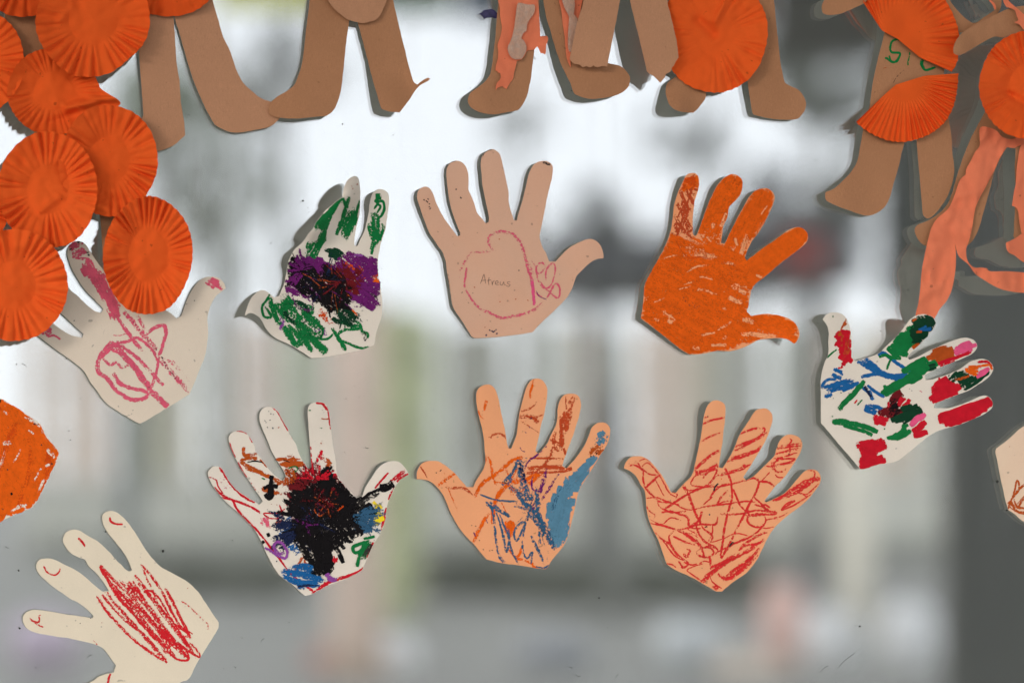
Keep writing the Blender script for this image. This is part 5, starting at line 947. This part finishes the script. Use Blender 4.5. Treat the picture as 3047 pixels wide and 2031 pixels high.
for st, w_, o_ in (([(1215, 175), (1210, 240), (1220, 280)], 12, .6), ([(1270, 170), (1240, 220), (1240, 290)], 22, .4), ([(1295, 180), (1260, 240), (1250, 300), (1240, 400)], 16, .45), ([(865, 295), (920, 280), (960, 250), (985, 220)], 16, .58), ([(850, 340), (900, 335), (950, 345), (1000, 380)], 34, .60), ([(960, 345), (1010, 330), (1045, 315)], 9, .5), ([(850, 365), (900, 395), (950, 430), (1005, 465)], 10, .58), ([(615, 500), (650, 475), (700, 470), (740, 495), (750, 515)], 13, .62), ([(610, 495), (635, 500)], 14, .6), ([(275, 885), (330, 890), (400, 890), (450, 910), (490, 950), (510, 965)], 16, .64), ([(80, 725), (110, 770), (135, 810)], 9, .56), ([(900, 740), (1000, 735), (1120, 730), (1260, 738)], 28, .72), ([(890, 775), (1000, 770), (1160, 765), (1260, 745)], 16, .7), ([(930, 660), (1050, 660), (1200, 665)], 14, .56), ([(1110, 640), (1050, 700), (990, 750), (920, 780)], 24, .56), ([(1110, 570), (1090, 650), (1030, 740)], 24, .56), ([(1080, 510), (1120, 540)], 9, .5), ([(1195, 580), (1215, 640)], 16, .6), ([(870, 700), (900, 740), (960, 800), (960, 850)], 14, .45)):
    h.stroke('brick', w_, o_, st)
for st, w_, o_ in (([(965, 45), (950, 100), (935, 150), (933, 195)], 16, .72), ([(590, 210), (580, 250), (575, 290)], 18, .45), ([(600, 215), (590, 260)], 10, .5), ([(530, 290), (545, 330), (572, 355)], 7, .6), ([(885, 655), (830, 665), (780, 690), (720, 740), (640, 800), (560, 860), (500, 960)], 24, .64), ([(600, 635), (630, 700), (640, 790), (670, 880)], 17, .60), ([(590, 640), (585, 700)], 14, .5), ([(1040, 790), (960, 800), (900, 830), (840, 840), (780, 850), (720, 900), (680, 960), (650, 1050), (640, 1180)], 28, .66), ([(720, 680), (760, 780), (800, 850)], 18, .5), ([(880, 770), (820, 820), (740, 850)], 18, .6), ([(500, 940), (540, 880), (580, 820)], 13, .6), ([(195, 890), (260, 840), (360, 770)], 18, .62), ([(265, 770), (275, 840), (300, 900), (320, 950), (350, 1020), (370, 1070)], 11, .46), ([(490, 1310), (540, 1210), (580, 1140), (615, 1090)], 24, .66), ([(745, 1150), (760, 1230), (780, 1160), (800, 1220), (770, 1270)], 34, .72), ([(640, 1060), (640, 1140)], 22, .6), ([(870, 1350), (850, 1410), (830, 1440), (880, 1450), (950, 1480), (970, 1505), (1040, 1512)], 18, .64), ([(770, 1370), (830, 1440)], 16, .55), ([(710, 1000), (740, 1060), (770, 1110)], 12, .5), ([(940, 840), (900, 880), (830, 940)], 26, .56), ([(1010, 790), (960, 830), (920, 860)], 26, .6)):
    h.stroke('orange', w_, o_, st)
for st, w_, o_ in (([(545, 940), (620, 970), (720, 990), (850, 995)], 12, .66), ([(585, 1000), (640, 1040), (700, 1080), (770, 1110), (700, 1060), (620, 1000)], 18, .62), ([(590, 1010), (640, 1060), (660, 1200), (670, 1320), (700, 1430), (740, 1475)], 18, .64), ([(670, 1080), (700, 1160), (730, 1290), (750, 1390), (770, 1300), (760, 1200)], 16, .62), ([(690, 1090), (760, 1250), (790, 1380), (850, 1490)], 15, .64), ([(760, 870), (830, 700), (850, 690), (870, 780), (900, 900), (960, 1020)], 34, .60), ([(840, 700), (780, 790), (720, 860), (780, 840)], 18, .64), ([(850, 720), (870, 850), (910, 980), (960, 1080), (1040, 1190), (1120, 1360)], 44, .58), ([(770, 880), (850, 940), (920, 1060), (1000, 1160), (1080, 1270), (1130, 1370)], 40, .60), ([(980, 880), (990, 960), (1000, 1080), (1050, 1200)], 30, .60), ([(900, 650), (880, 740), (830, 720)], 24, .46), ([(850, 1050), (930, 1080), (1010, 1110)], 60, .40), ([(910, 1150), (850, 1170), (810, 1240), (830, 1300), (870, 1230), (900, 1160), (880, 1270), (900, 1280)], 15, .62), ([(870, 1300), (880, 1380), (910, 1440), (950, 1390), (940, 1480)], 15, .62), ([(940, 1260), (980, 1340), (1020, 1420), (1040, 1490)], 20, .58), ([(1080, 1380), (1070, 1440), (1060, 1490)], 22, .34), ([(980, 1500), (1040, 1515), (1080, 1490)], 16, .6)):
    h.stroke('slate_blue', w_, o_, st)
h.burst('slate_blue', 930, 1060, 20, 190, 22, 14, .42); h.burst('slate_blue', 1000, 1180, 20, 200, 16, 14, .40, .5, 1.6); h.burst('orange', 760, 860, 20, 170, 8, 14, .42)
h.hatch('navy', [(820, 690), (870, 700), (910, 830), (880, 860), (830, 780)], 70, 40, 22, .46); h.hatch('soot', [(700, 850), (760, 830), (740, 870)], 20, 20, 12, .6)
for st, w_, o_ in (([(1070, 570), (1040, 575), (1000, 625), (930, 680), (900, 720), (890, 760)], 13, .66), ([(1065, 740), (1040, 830), (1010, 920), (1000, 970)], 28, .52), ([(1160, 770), (1110, 850), (1060, 930), (1020, 990)], 20, .48), ([(960, 790), (945, 850), (960, 910), (1000, 900)], 12, .56), ([(905, 465), (895, 440), (920, 420), (950, 425)], 12, .52), ([(855, 575), (870, 600), (895, 610)], 7, .5), ([(495, 1235), (510, 1265)], 10, .7), ([(590, 1130), (605, 1165)], 6, .6), ([(950, 980), (960, 1060)], 26, .4)):
    h.stroke('purple', w_, o_, st)
h.specks('navy', [(943, 352), (915, 1140)], 11, .95); h.specks('soot', [(285, 830), (245, 935), (235, 760), (205, 770), (240, 755), (480, 1180), (510, 1185), (540, 1300), (570, 1370), (620, 1375), (640, 1372), (760, 630), (690, 255)], 8, .6)
h.done()

# --- peach hand scribbled with red
h = hand((1840, 1170, 620/1594), [(43, 572, 1), (55, 530), (90, 490), (140, 478), (190, 485), (240, 515), (290, 570), (330, 620), (360, 670), (390, 730), (405, 755, 1), (440, 757, 1), (480, 710), (550, 640), (575, 590), (590, 520), (610, 430), (630, 330), (645, 230), (660, 150), (685, 90), (720, 58), (765, 53), (805, 75), (820, 115), (815, 200), (805, 290), (795, 380), (780, 470), (768, 562, 1), (795, 570, 1), (830, 520), (870, 450), (900, 380), (930, 310), (970, 250), (1010, 190), (1045, 135), (1090, 115), (1135, 118), (1170, 150), (1180, 200), (1165, 260), (1140, 330), (1100, 410), (1050, 490), (1000, 570), (955, 640, 1), (975, 665, 1), (1030, 635), (1090, 580), (1150, 520), (1190, 480), (1210, 420), (1235, 360), (1280, 320), (1330, 315), (1380, 335), (1408, 380), (1400, 430), (1370, 490), (1320, 570), (1270, 640), (1210, 700), (1160, 760), (1118, 820, 1), (1130, 832, 1),
    (1190, 805), (1270, 760), (1330, 700), (1380, 640), (1430, 590), (1480, 580), (1525, 595), (1550, 640), (1540, 690), (1500, 750), (1440, 820), (1380, 870), (1300, 930), (1230, 990), (1175, 1050), (1140, 1110), (1100, 1190), (1060, 1270), (1000, 1350), (940, 1400), (880, 1440), (830, 1480), (795, 1512, 1), (750, 1515, 1), (650, 1455), (540, 1395), (440, 1350), (370, 1305, 1), (340, 1220), (310, 1130), (270, 1050), (235, 970), (215, 880), (210, 800), (200, 740), (165, 690), (140, 640), (100, 600)],
    'peach', 'peach hand scribbled all over with thin red crayon lines', .0024, [(740, 100, 220, .0030), (1110, 160, 200, .0022), (1320, 370, 170, .0040), (1490, 620, 170, .0022), (90, 520, 160, .0012)], 60)
rd = 'scarlet'
Lr = [([(655, 185), (690, 178)], 9), ([(645, 235), (710, 205), (815, 182)], 14), ([(630, 372), (700, 330), (800, 295)], 10), ([(580, 590), (650, 520), (720, 465), (788, 430)], 18), ([(585, 600), (680, 580), (760, 530)], 14), ([(590, 620), (690, 590), (765, 550)], 24), ([(640, 650), (690, 600), (750, 580), (740, 630), (690, 690), (600, 740), (510, 780), (400, 850)], 12),
      ([(930, 310), (990, 285), (1060, 265), (1115, 268), (1110, 300), (1060, 340), (960, 380), (890, 410)], 15), ([(890, 440), (960, 400), (1050, 350), (1140, 300)], 18), ([(860, 500), (960, 470), (1050, 440), (1095, 405)], 22), ([(830, 520), (900, 500), (990, 470), (1080, 430)], 16), ([(740, 630), (850, 605), (930, 580), (1010, 535)], 18), ([(925, 550), (980, 550), (950, 580), (870, 600)], 10), ([(815, 570), (850, 640), (865, 700), (870, 800), (840, 900), (815, 1010), (800, 1120), (785, 1255), (820, 1200), (870, 1110), (920, 1010), (970, 910), (1010, 830), (1050, 760), (1075, 680), (1050, 640)], 14), ([(560, 700), (555, 680), (590, 630), (650, 600)], 9), ([(555, 700), (620, 712), (760, 712), (870, 690), (960, 665)], 10), ([(700, 800), (740, 740), (800, 700), (860, 690)], 13), ([(720, 790), (650, 850)], 8),
      ([(860, 700), (890, 760), (930, 850), (990, 920)], 12), ([(960, 670), (1030, 645), (1080, 670), (1150, 680), (1195, 715)], 13), ([(1075, 670), (1060, 740), (1040, 790), (1090, 840), (1150, 900), (1120, 870), (1040, 850)], 13), ([(780, 920), (870, 925), (960, 915), (1050, 895), (1200, 905), (1205, 920), (1130, 925), (1000, 935)], 14), ([(1000, 890), (970, 920), (1020, 930), (1110, 920)], 24), ([(1120, 930), (1125, 990), (1080, 1020), (1020, 1010), (985, 970), (1000, 930)], 13), ([(1190, 1020), (1120, 1030), (1060, 1010)], 8), ([(640, 870), (740, 855), (860, 840), (980, 825), (1060, 830)], 11), ([(490, 700), (530, 760), (560, 840), (590, 920), (630, 990)], 18), ([(490, 705), (540, 740), (650, 720), (740, 690)], 9), ([(340, 890), (430, 835), (520, 775), (620, 720)], 14), ([(215, 800), (290, 795), (360, 820), (470, 855)], 11), ([(205, 720), (260, 780), (330, 830), (440, 830)], 12), ([(200, 730), (250, 680), (330, 610)], 15), ([(80, 555), (110, 545), (150, 560), (185, 590), (190, 660), (205, 720)], 11), ([(120, 545), (135, 520), (170, 560), (210, 600), (250, 620), (310, 620)], 9), ([(180, 560), (220, 530), (260, 560), (310, 620), (350, 690), (390, 760), (440, 790)], 9), ([(280, 655), (310, 710), (350, 785)], 8), ([(160, 515), (210, 500), (250, 530)], 7), ([(410, 755), (450, 770), (440, 800)], 8), ([(440, 850), (500, 880), (560, 890), (640, 870)], 9),
      ([(330, 910), (400, 900), (460, 920), (530, 950), (540, 1010), (580, 1000), (620, 960), (640, 900)], 14), ([(340, 870), (410, 910), (520, 900)], 12), ([(245, 990), (340, 1010), (450, 1040), (540, 1025), (620, 1000), (740, 1000), (760, 940)], 12), ([(240, 960), (330, 1000), (400, 950), (480, 970)], 8), ([(300, 1090), (390, 1150), (450, 1230), (530, 1300), (490, 1330), (460, 1270)], 14), ([(270, 1050), (340, 1120), (430, 1240), (520, 1280)], 10), ([(440, 1040), (390, 1090), (400, 1150), (440, 1220)], 12), ([(450, 1040), (520, 1080), (590, 1130), (640, 1180)], 20), ([(420, 1090), (500, 1130), (600, 1160)], 12), ([(590, 1010), (620, 1080), (660, 1130), (740, 1180)], 14), ([(620, 960), (650, 1030), (720, 1090), (700, 1140)], 11), ([(590, 1210), (620, 1240), (680, 1250), (730, 1220), (700, 1180), (640, 1180), (600, 1210)], 12), ([(520, 1190), (550, 1200), (520, 1250), (500, 1230), (540, 1250)], 12), ([(590, 1110), (630, 1170), (660, 1250), (700, 1260), (705, 1320)], 14), ([(650, 1180), (720, 1160), (760, 1200), (740, 1230)], 11), ([(700, 1140), (800, 1110), (900, 1070), (1000, 1090)], 8), ([(830, 1200), (880, 1150), (960, 1120), (1060, 1060), (1110, 1000)], 12), ([(740, 1220), (860, 1160), (980, 1100)], 9), ([(600, 1300), (560, 1310), (500, 1290)], 9), ([(620, 1300), (660, 1280), (700, 1290)], 8), ([(520, 1350), (580, 1320), (650, 1300)], 8), ([(370, 1300), (420, 1310), (440, 1330)], 9), ([(215, 860), (240, 900), (280, 930), (260, 980)], 9), ([(300, 830), (320, 870), (380, 900)], 9), ([(720, 1000), (720, 1060), (690, 1130)], 9), ([(750, 850), (790, 790), (840, 740)], 14), ([(740, 860), (800, 830), (860, 820)], 8),
      ([(630, 1445), (700, 1390), (800, 1310), (900, 1250), (1010, 1190), (1060, 1160)], 24), ([(660, 1400), (760, 1330), (880, 1260), (960, 1220)], 18), ([(700, 1340), (800, 1290), (900, 1230)], 20), ([(850, 1370), (930, 1320), (1010, 1260), (1080, 1180)], 18), ([(760, 1380), (830, 1420), (900, 1380), (1000, 1300), (1060, 1230)], 26), ([(800, 1430), (870, 1370), (960, 1300), (1040, 1230)], 20), ([(920, 1200), (980, 1160), (1060, 1150), (1120, 1110)], 16), ([(930, 1180), (980, 1140), (1080, 1080), (1140, 1060)], 16), ([(720, 1480), (760, 1470), (750, 1500), (720, 1470)], 12), ([(520, 1350), (600, 1410), (650, 1440)], 10), ([(700, 1400), (720, 1440), (790, 1490)], 8),
      ([(1310, 345), (1330, 360), (1315, 380), (1310, 460), (1300, 470)], 10), ([(1240, 400), (1310, 390), (1400, 385)], 11), ([(1215, 420), (1300, 410), (1395, 400)], 13), ([(1195, 465), (1290, 440), (1380, 420)], 13), ([(1185, 500), (1280, 480), (1370, 450)], 10), ([(1175, 530), (1260, 500), (1350, 500), (1290, 530), (1200, 545)], 11), ([(1180, 560), (1260, 540), (1330, 530)], 13), ([(1170, 520), (1180, 570), (1220, 600), (1270, 590), (1280, 570)], 11), ([(1200, 620), (1220, 640), (1260, 640)], 9), ([(1110, 550), (1170, 560)], 9), ([(1170, 590), (1120, 640), (1080, 680)], 9), ([(1220, 500), (1190, 540), (1200, 590)], 9),
      ([(1545, 655), (1480, 660), (1400, 700), (1340, 730), (1270, 780), (1180, 820)], 26), ([(1520, 640), (1450, 700), (1370, 750), (1280, 790)], 20), ([(1450, 585), (1500, 600), (1490, 650), (1420, 670), (1350, 720)], 12), ([(1530, 690), (1440, 770), (1370, 750), (1440, 790)], 9), ([(1480, 760), (1400, 820), (1330, 860), (1250, 890), (1290, 840), (1350, 820), (1250, 885)], 10), ([(1300, 910), (1240, 940), (1190, 950)], 8), ([(1220, 960), (1150, 960), (1110, 990)], 8)]
for st, w_ in Lr: h.stroke(rd, w_ * 1.05, .66, st)
h.hatch(rd, [(440, 1040), (600, 1010), (660, 1100), (590, 1140)], 25, 40, 12, .55); h.hatch(rd, [(850, 1350), (1050, 1200), (1080, 1220), (900, 1390)], 145, 18, 16, .42); h.hatch(rd, [(1100, 830), (1160, 860), (1150, 900), (1090, 880)], 30, 18, 14, .45)
h.stroke('soot', 9, .8, [(765, 688), (742, 710), (730, 745)]); h.stroke('soot', 16, .55, [(880, 1135), (860, 1160), (845, 1180)]); h.specks('navy', [(698, 925)], 11, .9); h.specks('soot', [(685, 178), (1215, 415), (1305, 462), (240, 940)], 9, .7); h.specks('orange', [(790, 655)], 10, .8); h.stroke('maroon', 12, .7, [(660, 1025), (680, 1015)])
h.done()

# --- shell pink hand cut by the right edge
h = hand((2800, 1200, 247/968), [(1100, 190), (968, 260), (900, 310), (780, 420), (640, 525, 1), (632, 562, 1), (660, 690), (700, 900), (740, 1080), (780, 1235, 1), (860, 1290), (968, 1380), (1150, 1480), (1400, 1560), (1700, 1700), (2000, 1760), (2050, 1650), (1800, 1540), (1650, 1440), (2000, 1420), (2400, 1380), (2400, 1240), (2000, 1230), (1700, 1180), (2100, 1000), (2450, 900), (2400, 780), (2050, 850), (1680, 980), (1900, 700), (2100, 480), (1980, 400), (1750, 600), (1550, 800), (1500, 500), (1480, 200), (1350, 150), (1300, 350), (1250, 250)],
    'shell', 'pale shell pink hand cut by the right edge, rust lines at its corner', .0016, [], 61)
for st, w_ in (([(785, 1230), (800, 1160), (840, 1080), (870, 960), (888, 895), (910, 940), (905, 1010), (860, 1070), (830, 1110)], 18), ([(835, 1100), (900, 1010), (968, 950), (1050, 900)], 20), ([(850, 1110), (870, 1170), (900, 1200), (950, 1130), (1000, 1080)], 18), ([(880, 1190), (950, 1100), (1020, 1050)], 14), ([(780, 1150), (830, 1180), (900, 1210), (1000, 1230)], 26), ([(820, 1140), (860, 1230), (930, 1270), (1000, 1250)], 24), ([(800, 1200), (870, 1250), (1000, 1300)], 16), ([(970, 340), (1000, 330)], 20)): h.stroke('rust', w_, .74, st)
h.specks('rust', [(800, 505), (820, 1265)], 12, .5); h.done()

# ------------------------------------------------------------------ dried paint, specks and hairs on the glass
def fleck(bmv, bmf, px, py, r, rnd, h=.00025, k=7):
    j = len(bmv); 
    pts = [(px + r * rnd.uniform(.5, 1.25) * math.cos(2 * math.pi * i / k), py + r * rnd.uniform(.5, 1.25) * math.sin(2 * math.pi * i / k)) for i in range(k)]
    for a, c in pts: bmv.append(P(a, c, .00004))
    for a, c in pts: bmv.append(P(px + (a - px) * .7, py + (c - py) * .7, h))
    for i in range(k): bmf.append((j + i, j + (i + 1) % k, j + k + (i + 1) % k, j + k + i))
    bmf.append(tuple(j + k + i for i in range(k)))
rnd = random.Random(5); vs = []; fs = []
for px, py, r in [(901, 597, 3.5), (916, 618, 1.6), (806, 723, 2.2), (1085, 610, 1.8), (1626, 713, 2.2), (1297, 774, 1.6), (2338, 856, 2.6), (2383, 912, 1.6), (484, 1638, 4.5), (58, 1868, 3.6), (56, 1696, 3), (205, 1281, 2), (210, 1308, 2), (314, 1581, 2.6), (436, 1396, 1.6), (107, 1985, 2.4), (1783, 1778, 3), (2558, 1862, 3.2), (2621, 985, 2), (2967, 1432, 5), (2996, 1517, 4), (1290, 1218, 1.8), (1340, 1648, 2.2), (692, 1606, 2), (1700, 270, 1.8), (1400, 262, 1.6), (1170, 402, 2), (1019, 369, 3), (562, 342, 2), (2518, 392, 2), (2427, 474, 1.6), (1030, 1186, 1.6), (1900, 1160, 1.4), (2290, 1750, 1.6), (50, 1083, 2.4), (78, 1090, 1.4), (240, 1185, 2), (700, 420, 1.4), (1735, 640, 1.6), (1780, 1430, 1.6), (560, 1850, 1.6), (860, 1850, 1.6), (1150, 1900, 1.6), (330, 1950, 1.4)]:
    fleck(vs, fs, px, py, r, rnd)
for i in range(110): fleck(vs, fs, rnd.uniform(0, 3047), rnd.uniform(350, 2031), rnd.uniform(.8, 1.7), rnd, k=5)
me = bpy.data.meshes.new('dirt_specks'); me.from_pydata(vs, [], fs)
tag(link('dirt_specks', me, plain('dirt', (46, 46, 42))), 'tiny dark dirt specks scattered over the glass', 'dirt', kind='stuff')
vs = []; fs = []
for (cx, cy, ln, an) in [(20, 1627, 14, .1), (265, 1952, 14, 2.4), (1720, 2008, 12, .5), (1835, 2013, 14, 2.2), (1700, 1985, 10, .8), (70, 1083, 14, .2), (1440, 268, 8, 1.2), (1650, 1246, 6, .4), (2450, 1990, 30, 2.5), (2520, 1960, 60, 2.4), (780, 1905, 14, 2.2), (700, 1985, 10, 1.2), (1090, 1330, 12, .3)]:
    n = 7; j = len(vs); ph = rnd.uniform(0, 6)
    for i in range(n):
        t = (i / (n - 1) - .5) * ln; x = cx + t * math.cos(an) + 2.5 * math.sin(ph + i * .8); y = cy + t * math.sin(an) + 2 * math.cos(ph + i * .9)
        vs += [P(x, y - .9, .0001), P(x, y + .9, .0003)]
    for i in range(n - 1): fs.append((j + 2 * i, j + 2 * i + 1, j + 2 * i + 3, j + 2 * i + 2))
me = bpy.data.meshes.new('lint_hairs'); me.from_pydata(vs, [], fs)
tag(link('lint_hairs', me, plain('lint', (92, 94, 92))), 'short grey lint hairs clinging to the glass', 'lint', kind='stuff')
ol = crv(tt(T4, [(488, 160), (520, 150), (545, 118, 1), (600, 112), (640, 108), (668, 120), (700, 150), (720, 190), (690, 215), (640, 205), (575, 210), (555, 225, 1), (535, 195), (505, 172)]), step=4)
o_ = P(1450, 45, 0); rt = tag(empty('paint_blot', o_), 'dark violet paint blot on the glass beside the salmon torn figure', 'paint blot')
b = N('violet_paint'); p = b.n('ShaderNodeBsdfPrincipled', i_Roughness=.5); b.l(b.mix(b.rng(b.noise(300, 3), .35, .65, 0, 1), lin((40, 36, 74)), lin((66, 58, 104))), p.inputs['Base Color']); b.l(p.outputs[0], b.out.inputs[0])
sheet('paint_film', ol, lambda x, y: .00005, b.m, rt, o_, .0004, grid=10)
